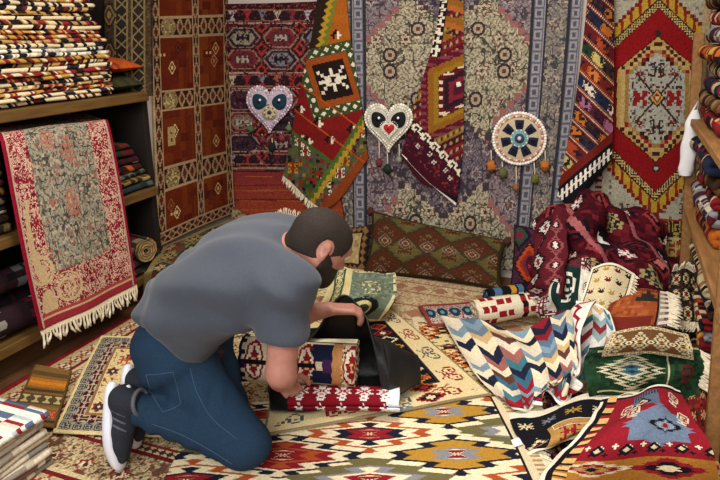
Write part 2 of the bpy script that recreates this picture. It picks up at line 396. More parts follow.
# ------------------------------------------------------------------ hangings on the back wall
def hang_back():
    # pale floral carpet
    r, c = 315, 260
    P, X, Y = wallgrid([[(318, -70, .02), (450, -70, .02), (588, -70, .02)], [(322, 90, .02), (447, 90, .02), (575, 90, .02)], [(326, 262, .02), (442, 267, .02), (555, 272, .02)]], D, r, c, .003, 1)
    k = Cv(c, r, '80786c'); al = k.X > -1; ins = np.minimum(k.X, c - k.X)
    fm = ins >= 46
    k.floral(al, .34, '3c3b40', '5c5a60', ('a0927e', '54494c', '8a7c6c'), 3, 27, .3); k.speckle(al, ['6b665f', '968b7a', '4f4d52', '6f5f60'], .3, 1.5, 3)
    k.m(fm, '75666a'); k.floral(fm, .36, '453b42', '8c7f7a', ('a08f88', '4a3d42', '8a5a56'), 5, 27, .28); k.speckle(fm, ['5c4f54', '86787a', '4f4a52'], .28, 1.5, 4)
    for cy in (132, 308):
        d = np.floor(np.abs(k.X - 130) / 7) * 7 / 92 + np.floor(np.abs(k.Y - cy) / 7) * 7 / 104
        f = fm & (d < 1); k.m(fm & (d < 1.07), '3f343a'); k.m(fm & (d < 1.04), '8a5c58'); k.m(f, 'a39880')
        k.floral(f, .30, '3f4038', '6f6a58', ('5a3a36', 'b0a088', '3a2c2c'), 8 + cy, 31, .24); k.speckle(f, ['8a806c', 'b5aa92', '5c5a4c', '7a6a5c'], .26, 1.5, 6)
        for sx in (-1, 1):
            for ox, oy in ((30, 34), (58, 8), (22, 66)):
                for sy in (-1, 1):
                    k.disc(130 + sx * ox, cy + sy * oy, 7.5, '33292a'); k.disc(130 + sx * ox, cy + sy * oy, 5, '9c8c76'); k.disc(130 + sx * ox, cy + sy * oy, 2.4, '5a3634')
    for cy in (220, 44):
        d = np.floor(np.abs(k.X - 130) / 5) * 5 / 58 + np.floor(np.abs(k.Y - cy) / 5) * 5 / 46
        k.m(fm & (d < 1), '3f343a'); k.m(fm & (d < .95), '5c4f58'); k.floral(fm & (d < .93), .42, '38323a', '7c7478', ('94827a', '47505a', '7a4442'), 11, 22, .3)
    for a, b in ((0, 11), (34, 46)):
        q = (ins >= a) & (ins < b); k.m(q, '565963'); t = np.abs((k.Y % 11) / 5.5 - 1); n_ = np.abs((ins - (a + b) / 2) / ((b - a) / 2))
        k.m(q & (n_ < .62) & (t < .8), '8c868a'); k.m(q & (n_ < .3) & (t < .45), '4d4f58'); k.m(q & (n_ > .85), '8a8488')
    for e in (11.5, 33, 46.5): k.m(np.abs(ins - e) < 1.2, '2f2e34')
    o = cloth('floral_carpet', P, k.jitter(.16).abrash(.06, 2).a, PILE, away=(0, -1, 0), thick=.014)
    tag(o, 'large pale grey and beige floral carpet covering the middle of the back wall', 'carpet')
    # dark red carpet with a plain kilim skirt
    r, c = 232, 130
    P, X, Y = wallgrid([[(223, 4, .036), (275, 3, .036), (326, 1, .036)], [(229, 110, .036), (280, 110, .036), (328, 110, .036)], [(233, 226, .036), (290, 228, .036), (346, 230, .036)]], D, r, c, .003, 2)
    k = Cv(110, 228, '471519', (X - 225), Y); al = k.Y > -9
    x, y = k.X, k.Y
    k.speckle(al, ['5d1c20', '330f14', '7a4a44', '241e2a'], .55, 1.4, 4)
    def goblets(y0, y1, cols):
        b = (y >= y0) & (y < y1); k.m(b, '2c1a22'); n = (y - y0) / (y1 - y0); f = np.abs((x % 15) / 7.5 - 1); j = np.floor(x / 15).astype(int) % len(cols)
        for i, cc in enumerate(cols):
            k.m(b & (f < .9 * np.abs(n - .62) + .12) & (j == i), cc)
        k.m(b & ((n < .1) | (n > .9)), '8a5c50')
    goblets(9, 21, ['a8a0a0', '9a2c2c', '6f7480', 'b8a890', '7a2a34']); goblets(74, 87, ['b8a890', '8a2530', '777c88', 'a05040', '9a2c2c']); goblets(152, 164, ['8d8d92', '9a2c2c', 'a49484', '5d2530', '777c88'])
    def hexes(y0, rows, cols, cx=(18, 56, 94)):
        for i in range(rows):
            for j, hx in enumerate(cx):
                cy = y0 + i * 22; d = np.maximum(np.abs(y - cy) / 10, (np.abs(x - hx) / 18 + np.abs(y - cy) / 22))
                k.m(d < 1.02, '8c7468'); k.m(d < .9, '7d2326' if (i + j) % 2 else '2a2030'); k.m(d < .7, cols[(i + j) % len(cols)])
                k.bmp(['X.X.X', 'XXXXX', 'X.X.X'], hx, cy, 2.6, 2.2, {'X': '231a24' if (i + j) % 2 == 0 else 'a89888'})
                for s in (-1, 1): k.dia(hx + 19, cy + 11 * s, 6, 7, ['9a3a34', '3d1318'])
    hexes(37, 2, ['8d8672', '5a2a34', '77757c']); hexes(100, 3, ['4a2432', '7a6a60', '3a2a36'])
    for yy in (22, 72, 88, 150): k.m((y >= yy) & (y < yy + 1.3), 'a68c7c')
    sk = y > 166; k.m(sk, '84302c')
    t = np.clip((y - 166) / 55, 0, 1)[..., None]; k.a[sk] = (lin('7d2c30') * (1 - t) + lin('a04526') * t)[sk]
    k.m((y > 166) & (y < 168), '94806c'); k.m((y > 169.5) & (y < 170.8), '2c1a22')
    k.m(sk & (np.sin(y * 1.3) + np.sin(y * .57 + 1) > 1.35), 'a2552f'); k.m(sk & (np.sin(y * .9 + 2) + np.sin(y * .37) < -1.6), '6b2428')
    k.speckle(~sk, ['2a0e14', '6b3a34', '3a1a1e'], .2, 1.3, 9); k.a *= .82
    o = cloth('tribal_carpet', P, k.jitter(.22).a, PILE, away=(0, -1, 0), thick=.012)
    tag(o, 'dark red hexagon carpet with a plain red skirt hung in the back left corner', 'carpet')
    # orange-red kilim hung by its corner
    r, c = 230, 100
    P, X, Y = wallgrid([[(321, -40, .05), (332, -40, .06), (344, -40, .05)], [(313, 30, .05), (331, 30, .075), (350, 30, .05)], [(297, 105, .045), (328, 110, .07), (362, 105, .045)], [(283, 176, .04), (327, 208, .05), (369, 158, .04)]], D, r, c, .008, 3)
    k = Cv(1, 1, '7c1b1b', X, Y); x, y = X, Y
    pl = y - (128 + (x - 290) * .744); q = y - (160 - (x - 333) * 1.5)
    k.m((y < 48 - (x - 335) * -.3) & (x > 318 + (y + 40) * .02), 'a85a1c')
    k.m((y < 40) & (x < 336 - y * .35), 'b5651f')
    e = x - (322 - (y) * .23)
    tooth = np.abs((y / 7) % 1 - .5) * 8
    k.m((y < 62) & (e < 13 + tooth), '6b7a2e'); k.m((y < 62) & (e < 9 + tooth), 'b8902c'); k.m((y < 62) & (e < 4 + tooth), '2c2018')
    cx, cy = 333, 80
    d = (np.abs(x - cx) + np.abs(y - cy + (x - cx) * -.0)) ; a_, b_ = (x - cx) * .8 + (y - cy) * -.25, (x - cx) * .2 + (y - cy) * .85
    dm = np.maximum(np.abs(a_) * 1.25, np.abs(b_))
    k.m(dm < 31, '3c4a28'); k.m((dm < 30) & (dm > 23) & (((a_ + b_) % 9) < 4.5) & (((a_ - b_) % 9) < 5), 'e8dcc4')
    k.m(dm < 22, '9a4a1c'); k.m(dm < 16.5, '241814'); k.bmp(STAR, cx, cy, 3.1, 3.4, {'X': 'e9dfc8'}, -.25); k.bmp(GLASS, cx, cy, 1, 1, {'X': '241814'})
    for mx, my in ((336, 34), (300, 108), (318, 122), (352, 128), (330, 138), (308, 140)):
        k.bmp(['..X..', '.XXO.', 'XX.OO', '.X.O.'], mx, my, 2.2, 2.4, {'X': '1f1614', 'O': 'ece2cc'})
    low = (pl > 0) | (q > 0)
    k.m(low, '57503f'); k.speckle(low, ['55642a', '96762a', '241d1a', '74301a', '6b6254', '3a4a28', '8a2c1c'], .6, 3.6, 3)
    for mx, my in ((293, 168), (306, 150), (318, 172), (326, 182), (340, 172), (352, 150), (360, 132), (300, 140), (334, 194), (345, 160)):
        k.bmp(RAM, mx, my, 1.1, 1.1, {'X': ['ece2cc', 'b8902c', '1f1614', '3f6a2c'][(mx + my) % 4]}); k.dia(mx, my, 3, 3, ['8c2a1c'])
    k.m((q > 0) & (q < 13 + 5 * ((y / 6) % 1)), 'b5902c'); k.m((q > 0) & (q < 5 + 5 * ((y / 6) % 1)), '4a6a2a'); k.m((pl > 0) & (pl < 4) & (q < 0), '44602c')
    k.m((x - 327) * 1.2 + (y - 207) > -9.5, '8a3f1c')
    k.m((np.abs(pl + 22) < .8) | (np.abs(pl + 52) < .8), 'b4541f')
    k.a *= .85
    o = cloth('orange_kilim', P, k.jitter(.16).abrash(.1, 4, 8).a, away=(0, -1, 0), thick=.008, back=True)
    tag(o, 'orange and red kilim with a white diamond hung by one corner on the back wall', 'kilim')
    fringe(P[-1, :52], (-.25, -.1, -1), 46, .045, .0045, FRINGE, o, 5)
    # wine kilim hung by its corner
    r, c = 210, 80
    P, X, Y = wallgrid([[(443, -40, .05), (453, -40, .065), (463, -40, .05)], [(436, 30, .05), (450, 30, .075), (464, 30, .05)], [(413, 110, .05), (438, 118, .07), (464, 110, .05)], [(402, 152, .04), (427, 180, .05), (463, 150, .045)], [(402.5, 154, .04), (430, 183, .05), (456, 206, .045)]], D, r, c, .008, 6)
    k = Cv(1, 1, '5c1620', X, Y); x, y = X, Y
    g = y + (x - 440) * .5
    b = np.floor(g / 9).astype(int); cl = ['5c1620', '33213f', '6b1a22', '8a6a24', '4a1420', '7a2026']
    for i, cc in enumerate(cl): k.m(b % 6 == i, cc)
    k.m(((g % 9) > 3) & ((g % 9) < 6.5) & ((x % 6) < 2.6), 'a58a54'); k.m(((g % 9) > 3) & ((g % 9) < 6.5) & (((x + 3) % 6) < 2), '2a2440')
    dm = np.maximum(np.abs(x - 459) * 1.05, np.abs(y - 88 + (x - 459) * .45))
    st = np.floor(dm / 1); cols = [(40, '5a1526'), (33, '8c5a20'), (27, '94701f'), (22, '5a1722'), (16, '2a1a24'), (11, '7a2430'), (6, '4a1a2a')]
    for lim, cc in cols: k.m((dm + 2.2 * np.abs((y / 5) % 1 - .5) < lim), cc)
    k.m((dm < 40) & (dm > 34) & ((y % 7) < 3), '7c3a44'); k.m((dm < 21) & (dm > 17) & ((y % 8) < 3.4), 'd8c8a8'); k.disc(459, 84, 2.6, 'efe6d6')
    bl = (y - 152) - (x - 402) * 1.0
    k.m(bl > -44, '42121e'); k.speckle((bl > -44) & (bl < -8), ['5c2030', '2a1a2c', '7a3038'], .4, 2, 6)
    k.m((bl > -44) & (bl < -33), '2c1a1c'); u = (x + y) * .5
    k.tile((bl > -44) & (bl < -33), (u % 9) / 9, (bl + 44) / 11, DOG, {'X': 'ece0c8'})
    for i in range(6): k.bmp(['.X.', 'X.X', '.X.'], 418 + i * 8 + 4 * (i % 2), 146 + i * 8, 1.6, 1.6, {'X': 'd9cdbc'})
    k.a[-3:] = lin('e8e2d8'); k.a[-8:-3] = lin('1d1418')
    up = (y < 50); g2 = ((y - x * .25) % 18); k.m(up & (y < 44 - (x - 440) * .5) & (g2 < 6), 'a8602a'); k.m(up & (y < 44 - (x - 440) * .5) & (g2 > 12), '8a5a20')
    el = x - (443 - (y + 40) * .14); k.m((y < 56) & (el < 11), '241418'); k.tile((y < 56) & (el < 10), (y % 8) / 8, np.clip(el / 10, 0, .99), DOG, {'X': 'ece0c8'})
    k.a *= .88
    o = cloth('wine_kilim', P, k.jitter(.14).a, away=(0, -1, 0), thick=.008, back=True)
    tag(o, 'narrow wine red kilim with a gold hooked frame hung beside the round ornament', 'kilim')
    # multicoloured gathered kilim
    r, c = 215, 70
    P, X, Y = wallgrid([[(591, -40, .05), (602, -40, .10), (614, -40, .05)], [(582, 50, .06), (598, 50, .12), (614, 50, .06)], [(572, 120, .06), (592, 120, .13), (613, 120, .06)], [(562, 170, .06), (586, 172, .14), (612, 150, .07)], [(557, 196, .06), (574, 204, .14), (612, 160, .07)]], D, r, c, .006, 8)
    k = Cv(1, 1, '5a1a22', X, Y); x, y = X, Y
    g = (y - (x - 585) * .95) * 1.28; b = np.floor(g / 24).astype(int); f = g - b * 24
    big = ['1f2a44', '6b1f26', '26402c', '7c2a20', '20304a', '4a2030', '262030']
    for i, cc in enumerate(big): k.m(b % 7 == i, cc)
    for i, cc in enumerate(['c8742a', 'b04a2a', 'c8b46a', 'd0783a', 'e0d4bc', 'a86a8a', 'c8742a']):
        t = np.abs(((x + y * .3) % 16) - 8); cm = (b % 7 == i) & (f > 6) & (f < 20) & (t < 5.5 + 2.5 * (((f) % 4) < 2)) & (((x + y * .3) // 16) % 2 == 0)
        k.m(cm, cc)
    k.m(f < 1.7, 'd8c4a4'); k.m((f > 1.7) & (f < 4.5), '7a2420'); k.m((f > 21) & (f < 22.5), 'b8542a')
    k.speckle((f > 4) & (f < 21), ['2a1a2a', '4a2a20', '1c2430'], .3, 3, 5); k.a *= .85
    e = (y - 160) + (x - 612) * .85
    k.m(e > -28, '6b1f1a'); k.m(e > -18, '15131a'); k.m((e > -14) & (e < -2) & ((x % 4.6) < 2.4), 'e8e0d0'); k.m((e > -9) & (e < -7), 'e8e0d0')
    o = cloth('striped_kilim', P, k.jitter(.14).a, away=(0, -1, 0), thick=.008, back=True)
    tag(o, 'gathered kilim with diagonal multicoloured bands hanging left of the red medallion rug', 'kilim')
    # red and gold medallion carpet
    r, c = 290, 120
    P, X, Y = wallgrid([[(618, -50, .02), (664, -50, .02), (716, -50, .02)], [(601, 100, .02), (655, 100, .02), (704, 100, .02)], [(590, 285, .02), (645, 292, .02), (690, 298, .02)]], D, r, c, .003, 9)
    k = Cv(1, 1, '9a9480', X, Y); x, y = X, Y; ax = 657 - (y - 100) * .02
    dx = np.abs(x - ax); dx4 = np.floor(dx / 4) * 4; dy = np.abs(y - 98)
    fld = dy < 118
    k.speckle(fld, ['8a7c6a', '6b5a4c'], .12, 3, 2)
    v = dy + dx4 * 1.0
    k.m(fld & (v < 116) , '6b1c1c'); k.m(fld & (v < 112), 'a5842a'); k.m(fld & (v < 112) & (v > 100) & ((x % 9) < 3), '7c2418')
    v2 = dy + dx * .95
    k.m(v2 < 101, '2f2018'); k.m((v2 < 99) & (v2 > 91) & ((((x + y) % 5) < 2.4) ^ (((x - y) % 5) < 2.4)), 'b49a62'); k.m(v2 < 90, '7c1216')
    def hx(R, W, st): return np.maximum((np.floor(np.abs(dx) / st) * st) / W, (np.floor(dy / st) * st + .84 * np.floor(dx / st) * st) / R) < 1
    for R, W, cc, st in ((62, 41, '2f1814', 1), (60.5, 40, 'a5854a', 1), (55, 36, '3a1c16', 4), (52, 34.5, 'a88f5c', 4), (48, 31, '7c1a1a', 4), (45.5, 29, '8a6a3a', 4), (43, 27, '2f1814', 4), (41.5, 26, '99978a', 4)): k.m(hx(R, W, st), cc)
    it = hx(40, 25, 4)
    k.m(it & (np.abs(dx * 1.15 - dy) < 1.6), '33221c'); k.speckle(it, ['5a2420', '3a4a50', '7c6a54', '2c2420'], .22, 2, 7)
    for s in (-1, 1):
        k.bmp(['XX..XX', 'XXX.XX', '.XXXX.', 'XXX.XX', 'XX..XX'], ax + s * 17, 98, 2.4, 3, {'X': '7c1a1e'}); k.bmp(RAM, ax, 98 + s * 28, 1.5, 1.5, {'X': '33221c'}); k.bmp(STAR, ax + s * 17, 74, 1.2, 1.2, {'X': '5a2420'}); k.bmp(STAR, ax - s * 17, 122, 1.2, 1.2, {'X': '5a2420'})
    k.dia(657, 98, 8, 9, ['33221c', 'b08f4c', '7c1a1a', 'b9a06c']); k.disc(656, 166, 4, '33221c'); k.disc(656, 166, 2, 'a8a692'); k.disc(658, 33, 3.4, '33221c')
    for s in (-1, 1):
        for yy in (-6, 206): k.bmp(RAM, ax + s * 30, yy, 1.2, 1.2, {'X': '3a3228'})
    lo = y > 216; k.m(lo, '2b2018'); k.tile(lo & (y < 236), (x % 11) / 11, (y - 216) / 20, HOOK, {'X': 'a08a4c'}); k.m(lo & (np.abs(y - 217) < 1), '8c2a22'); k.m(lo & (np.abs(y - 236) < 1.2), 'b8a878')
    k.m(y > 238, '8a3a22'); k.tile(y > 238, (x % 14) / 14, ((y - 238) % 14) / 14, RAM, {'X': 'b8a05c'}); k.m(y > 254, '4a1a18')
    tp = y < -20; k.m(tp, '5a1a1c')
    rx = x - (703 - (y - 100) * .08); k.m(rx > -7, 'a08c68'); lx = x - (603 - (y - 100) * .06); k.m(lx < 4, '4a1c1c'); k.m((lx < 4) & ((y % 6) < 3), 'a07a68')
    o = cloth('medallion_rug', P, k.jitter(.16).abrash(.06, 6).a, PILE, away=(0, -1, 0), thick=.014)
    tag(o, 'red rug with a stepped white medallion and gold zigzag hanging behind the right rack', 'carpet')
hang_back()

# ------------------------------------------------------------------ beaded ornaments
def puff(name, pts, depth_off, th, mat, parent, rings=8, prof=.5, flatback=.0, cen=None, col=None):
    """padded shape from a closed outline of photo points, lying depth_off in front of the back wall"""
    pts = np.asarray(pts, float); cen = pts.mean(0) if cen is None else np.asarray(cen, float); n = len(pts)
    V = [bk(*cen, D - depth_off) - [0, th, 0]]
    for i in range(1, rings + 1):
        f = i / rings; h = th * (1 - f ** 2.6) ** prof if f < 1 else 0
        for p in cen + (pts - cen) * f: V.append(bk(*p, D - depth_off) - [0, h, 0])
    for p in pts: V.append(bk(*p, D - flatback))
    T = [[0, 1 + a, 1 + (a + 1) % n] for a in range(n)]; Q = []
    for i in range(rings):
        o = 1 + i * n
        for a in range(n): Q.append([o + a, o + (a + 1) % n, o + n + (a + 1) % n, o + n + a])
    return mk(name, V, Q, mat, None, parent, True, T)
def sphere(c, r, n=8, m=6, noise=0, rs=None, sq=(1, 1, 1)):
    V = []; Q = []; T = []
    for i in range(m + 1):
        a = PI * i / m
        for j in range(n):
            b = 2 * PI * j / n; q = r * (1 + (noise * rs.randn() if noise else 0))
            V.append(np.array(c) + q * np.array([math.sin(a) * math.cos(b) * sq[0], math.sin(a) * math.sin(b) * sq[1], math.cos(a) * sq[2]]))
    for i in range(m):
        for j in range(n): Q.append([i * n + j, i * n + (j + 1) % n, (i + 1) * n + (j + 1) % n, (i + 1) * n + j])
    return V, Q
def spheres(name, items, mat, parent, n=7, m=5, noise=0, seed=0, cols=None):
    V, Q, K = [], [], []; rs = np.random.RandomState(seed)
    for i, (c, r) in enumerate(items):
        v, q = sphere(c, r, n, m, noise, rs); o = len(V); V += v; Q += [[a + o for a in f] for f in q]
        if cols: K += [lin(cols[i % len(cols)])] * len(q)
    return mk(name, V, Q, mat, K if cols else None, parent, True)
def tube(name, pts, r, mat, parent=None, n=8, col=None):
    P = np.asarray(pts, float); tg = np.gradient(P, axis=0); tg /= np.linalg.norm(tg, axis=1, keepdims=True) + 1e-9
    ref = np.array([.31, .17, .93]); V, Q = [], []
    rr = np.broadcast_to(np.asarray(r, float), (len(P),))
    for i, p in enumerate(P):
        a = np.cross(tg[i], ref); a /= np.linalg.norm(a); b = np.cross(tg[i], a)
        for j in range(n): V.append(p + rr[i] * (a * math.cos(2 * PI * j / n) + b * math.sin(2 * PI * j / n)))
    for i in range(len(P) - 1):
        for j in range(n): Q.append([i * n + j, i * n + (j + 1) % n, (i + 1) * n + (j + 1) % n, (i + 1) * n + j])
    V += [P[0], P[-1]]; m = len(V)
    T = [[m - 2, (j + 1) % n, j] for j in range(n)] + [[m - 1, (len(P) - 1) * n + j, (len(P) - 1) * n + (j + 1) % n] for j in range(n)]
    return mk(name, V, Q, mat, None, parent, True, T)
MATS = {}
def pm(hexc, rough=.85):
    if hexc not in MATS: MATS[hexc] = plain('felt_' + hexc, hexc, rough, .2, 120, .15, 200)
    return MATS[hexc]
def heart(cx, cy, sx, sy, k=1.0, n=56):
    t = np.linspace(0, 2 * PI, n, endpoint=False)
    x = 16 * np.sin(t) ** 3; y = 13 * np.cos(t) - 5 * np.cos(2 * t) - 2 * np.cos(3 * t) - np.cos(4 * t)
    return np.stack([cx + x / 16 * sx * k, cy - (y + 2) / 15 * sy * k], 1)
def ellipse(cx, cy, rx, ry=None, n=32, ang=0, tear=0):
    t = np.linspace(0, 2 * PI, n, endpoint=False); ry = ry or rx
    x, y = rx * np.cos(t) * (1 + tear * np.sin(t)), ry * np.sin(t)
    return np.stack([cx + x * math.cos(ang) - y * math.sin(ang), cy + x * math.sin(ang) + y * math.cos(ang)], 1)
def rim(pts, off, r, step):
    pts = np.vstack([pts, pts[:1]]); L = np.concatenate([[0], np.cumsum(np.linalg.norm(np.diff(pts, axis=0), axis=1))])
    n = int(L[-1] / step); s = L[-1] * np.arange(n) / n
    return [(bk(np.interp(a, L, pts[:, 0]), np.interp(a, L, pts[:, 1]), D - off), r) for a in s]
def tassels(root, items, off):
    for i, (x, y0, y1, colr, rad) in enumerate(items):
        a, b = bk(x, y0, D - off), bk(x + (i % 2) * .8, y1, D - off - .012)
        t = tube('tassel', [a, (a + b) / 2 + [.002, 0, 0], b], .003, THREAD, root, 6)
        rs = np.random.RandomState(i + int(x))
        v, q = sphere(b, rad, 14, 10, .16, rs, (1, .9, 1.15)); mk('pompom', v, q, pm(colr, .95), None, t, True)
def ornaments():
    for nm, cx, cy, sx, sy, base, bead, eye, cen, lab, ts, off in (
        ('heart_ornament', 269.5, 109, 23, 25, 'b8aab4', ['e6dce0', 'd0a8b4', 'c8c0cc', 'a890a8'], '16313f', 'b8a888', 'pinkish beaded heart ornament with a tan disc, hung on the dark red carpet',
         ((251, 122, 129, '4a5a3c', .020), (262, 134, 140, '6b2a30', .022), (272, 138, 147, '181a1a', .024), (281, 132, 138, '7a3030', .02), (289, 122, 128, '5a6a44', .018)), .055),
        ('heart_ornament', 388.5, 127, 24, 25, 'b9b4a4', ['efe9da', 'd8d0bc', 'c9c4b4', 'f4efe2'], '0f1014', 'd8cdb8', 'cream beaded heart ornament with a small red heart inside, on the pale floral carpet',
         ((379, 140, 163, '6b2a30', .020), (387, 150, 169, '1c2a1e', .024), (399, 144, 160, '8a8272', .016)), .07)):
        root = thing(nm, bk(cx, cy, D - .02), lab, 'wall ornament', 'beaded heart ornaments')
        out = heart(cx, cy, sx, sy); c0 = (cx, cy - 3)
        puff('heart_pad', out, off, .03, pm(base), root, 9, .5, off - .02, c0)
        spheres('bead_rim', rim(heart(cx, cy, sx, sy, .97), off + .008, .0088, 2.6), WOOL, root, cols=bead)
        spheres('bead_row', rim(heart(cx, cy, sx, sy, .84), off + .020, .0068, 2.4), WOOL, root, cols=bead[::-1])
        for s in (-1, 1):
            e = puff('eye_patch', ellipse(cx + s * 10.2, cy - 7.5, 7.2, 8.6, 28, s * .62, .25), off + .026, .012, pm(eye), root, 5, .5, off + .02)
            p = bk(cx + s * 9.6, cy - 9, D - off - .042); spheres('eye_bead', [(p, .008)], pm('e8eef2', .3), e)
        if cen == 'b8a888':
            d = puff('centre_disc', ellipse(cx, cy + 3.5, 7.6), off + .028, .012, pm(cen), root, 5, .5, off + .02)
            spheres('bead_ring', rim(ellipse(cx, cy + 3.5, 5.2), off + .042, .005, 2.2), WOOL, d, cols=['6b5f50', 'd8cdb8']); puff('disc_centre', ellipse(cx, cy + 3.5, 2.2), off + .04, .006, pm('3d3a44'), d, 3, .5, off + .03)
        else:
            d = puff('inner_heart', heart(cx + .5, cy + 3, 9, 9.5), off + .028, .010, pm('d9d2c4'), root, 5, .5, off + .02, (cx + .5, cy + 2))
            spheres('bead_row', rim(heart(cx + .5, cy + 3, 8.6, 9), off + .034, .0042, 2), WOOL, d, cols=['f4efe6', 'cfc8bc']); puff('red_heart', heart(cx + .5, cy + 2.6, 5.6, 5.8), off + .036, .012, pm('b02024'), d, 5, .5, off + .03, (cx + .5, cy + 2))
        tassels(root, ts, off)
    cx, cy, off = 519.5, 138.5, .045
    root = thing('round_ornament', bk(cx, cy, D - .02), 'round beaded ornament with seven dark blue petals, on the pale floral carpet', 'wall ornament')
    puff('disc_pad', ellipse(cx, cy, 26.5, 26, 48), off, .022, pm('b9a98c'), root, 9, .4, off - .015)
    spheres('bead_rim', rim(ellipse(cx, cy, 26, 25.5, 64), off + .008, .0095, 2.8), WOOL, root, cols=['efe9de', 'dcd6cc', 'f4efe6'])
    spheres('bead_row', rim(ellipse(cx, cy, 22.8, 22.3, 64), off + .016, .0065, 2.4), WOOL, root, cols=['c06a5c', 'e6ddd0', 'd8a090'])
    for i in range(7):
        a = i * 2 * PI / 7 - PI / 2; ux, uy = math.cos(a), math.sin(a); px_, py_ = -uy, ux
        q = [(cx + ux * r_ + px_ * w_, cy + uy * r_ + py_ * w_) for r_, w_ in ((9, -3.2), (9, 0), (9, 3.2), (13, 4.2), (18.5, 4.6), (18.5, 0), (18.5, -4.6), (13, -4.2))]
        puff('petal', q, off + .022, .006, pm('161a33'), root, 3, .4, off + .015)
    d = puff('centre_disc', ellipse(cx, cy, 8.8), off + .026, .012, pm('6f9a98'), root, 5, .5, off + .018)
    spheres('bead_ring', rim(ellipse(cx, cy, 8.2), off + .030, .006, 2.2), WOOL, d, cols=['cfd8d4', '7aa8a4'])
    puff('disc_centre', ellipse(cx, cy, 5), off + .038, .006, pm('3c3a5c'), d, 3, .5, off + .03); spheres('centre_bead', [(bk(cx, cy, D - off - .05), .012)], pm('c8cfe0', .3), d)
    tassels(root, ((491, 150, 166, 'a8642c', .026), (502, 162, 173, '5a5c34', .024), (516, 166, 188, '8a5a34', .016), (534, 162, 179, '66662c', .02), (545, 150, 166, 'a8642c', .024)), off)
ornaments()

# ------------------------------------------------------------------ cushions
def cushion(name, corners, th, C, label, cat='cushion', sag=.06, seed=0, bow=.0):
    """corners: 3-D points tl, tr, br, bl of the face towards the room"""
    r, c = C.shape[:2]; a, b, c_, d = [np.asarray(x, float) for x in corners]
    u = np.linspace(-1, 1, c + 1)[None, :, None]; v = np.linspace(-1, 1, r + 1)[:, None, None]
    pu, pv = u * (1 - sag * (1 - v ** 2)), v * (1 - sag * 1.5 * (1 - u ** 2))
    U, W = (pu + 1) / 2, (pv + 1) / 2
    P = (a * (1 - U) + b * U) * (1 - W) + (d * (1 - U) + c_ * U) * W
    n = np.cross(b - a, d - a); n /= np.linalg.norm(n)
    if n[1] > 0: n = -n
    h = th * ((1 - np.abs(u) ** 3) * (1 - np.abs(v) ** 3)) ** .5
    rs = np.random.RandomState(seed); wv = sum(np.sin(u * q[0] * 4 + v * q[1] * 4 + q[2] * 3) for q in rs.randn(5, 3)) * .06 * th
    Fp = P + n * (h + wv * (h / th)); Bk = P - n * h * .35
    n0 = (r + 1) * (c + 1); V = np.concatenate([Fp.reshape(-1, 3), Bk.reshape(-1, 3)]); V[:, 2] = np.maximum(V[:, 2], .003)
    return tag(mk(name, V, np.concatenate([gquads(r, c), gquads(r, c, n0)]), WOOL, np.concatenate([C.reshape(-1, 3)] * 2), None, True), label, cat)
def cushions():
    k = Cv(150, 90, '6b5429'); x, y = k.X, k.Y; al = x > -1
    k.speckle(al, ['6b5528', '8a7440', '5c5a34'], .5, 3, 1)
    for i in range(-1, 5):
        for j in range(-1, 3):
            for cx, cy, pal in ((i * 50 + 20, j * 46 + 30, ['33231a', '561b18', '4a1818', '6b5c3a', '561b18']), (i * 50 + 45, j * 46 + 53, ['3a2a18', '585636', '625c36', '75602a', '4a3018'])):
                k.dia(cx, cy, 27, 25, pal, 4, 4, 6); k.bmp(COMB, cx, cy, 1.8, 1.8, {'X': '8a7a54' if pal[1] == '6b1c1c' else '4a1c1c'})
            for s in (-1, 1): k.dia(i * 50 + 32 + s * 12.5, j * 46 + 30 + 12, 9, 10, ['7a6a58', '4a1c1c', 'a08c70', '6b1c1c'], 2)
    k.ring(0, 4, '2c2016')
    a, b, c_, d = bk(371, 210, D - .05), bk(508, 240, D - .05), bk(503, 291, D - .26), bk(363, 274, D - .26)
    k.a = k.a * .68 + lin('5a4722') * .22
    o = cushion('kilim_cushion', (a, b, c_, d), .085, k.jitter(.2).abrash(.1, 3).a, 'wide olive and red kilim cushion leaning on the foot of the floral carpet', seed=3)
    for p in (a, b): v, q = sphere(p + [0, -.01, -.005], .022, 10, 8, .2, np.random.RandomState(1)); mk('corner_tuft', v, q, pm('4a2420', .95), None, o, True)
    k = Cv(60, 80, '4a2638'); k.speckle(k.X > -1, ['5a2a3a', '3a2236'], .4, 3, 2)
    k.dia(26, 52, 26, 34, ['2a1a28', 'b8481f', '8a2c1c', '5c2c4c', '2a1a28'], 3, 3, 6); k.dia(52, 26, 20, 24, ['1f1620', '5a2c54', '8a3a5c', 'b8481f'], 3, 3, 6); k.dia(10, 14, 18, 20, ['1f1620', '2c4436', '6b2434'], 3); k.ring(0, 3, '2c1a20')
    cushion('square_cushion', (bk(514, 224, D - .05), bk(556, 226, D - .05), bk(552, 288, D - .2), bk(510, 287, D - .2)), .05, k.jitter(.15).a, 'small purple and orange cushion standing right of the wide kilim cushion', seed=5)
cushions()

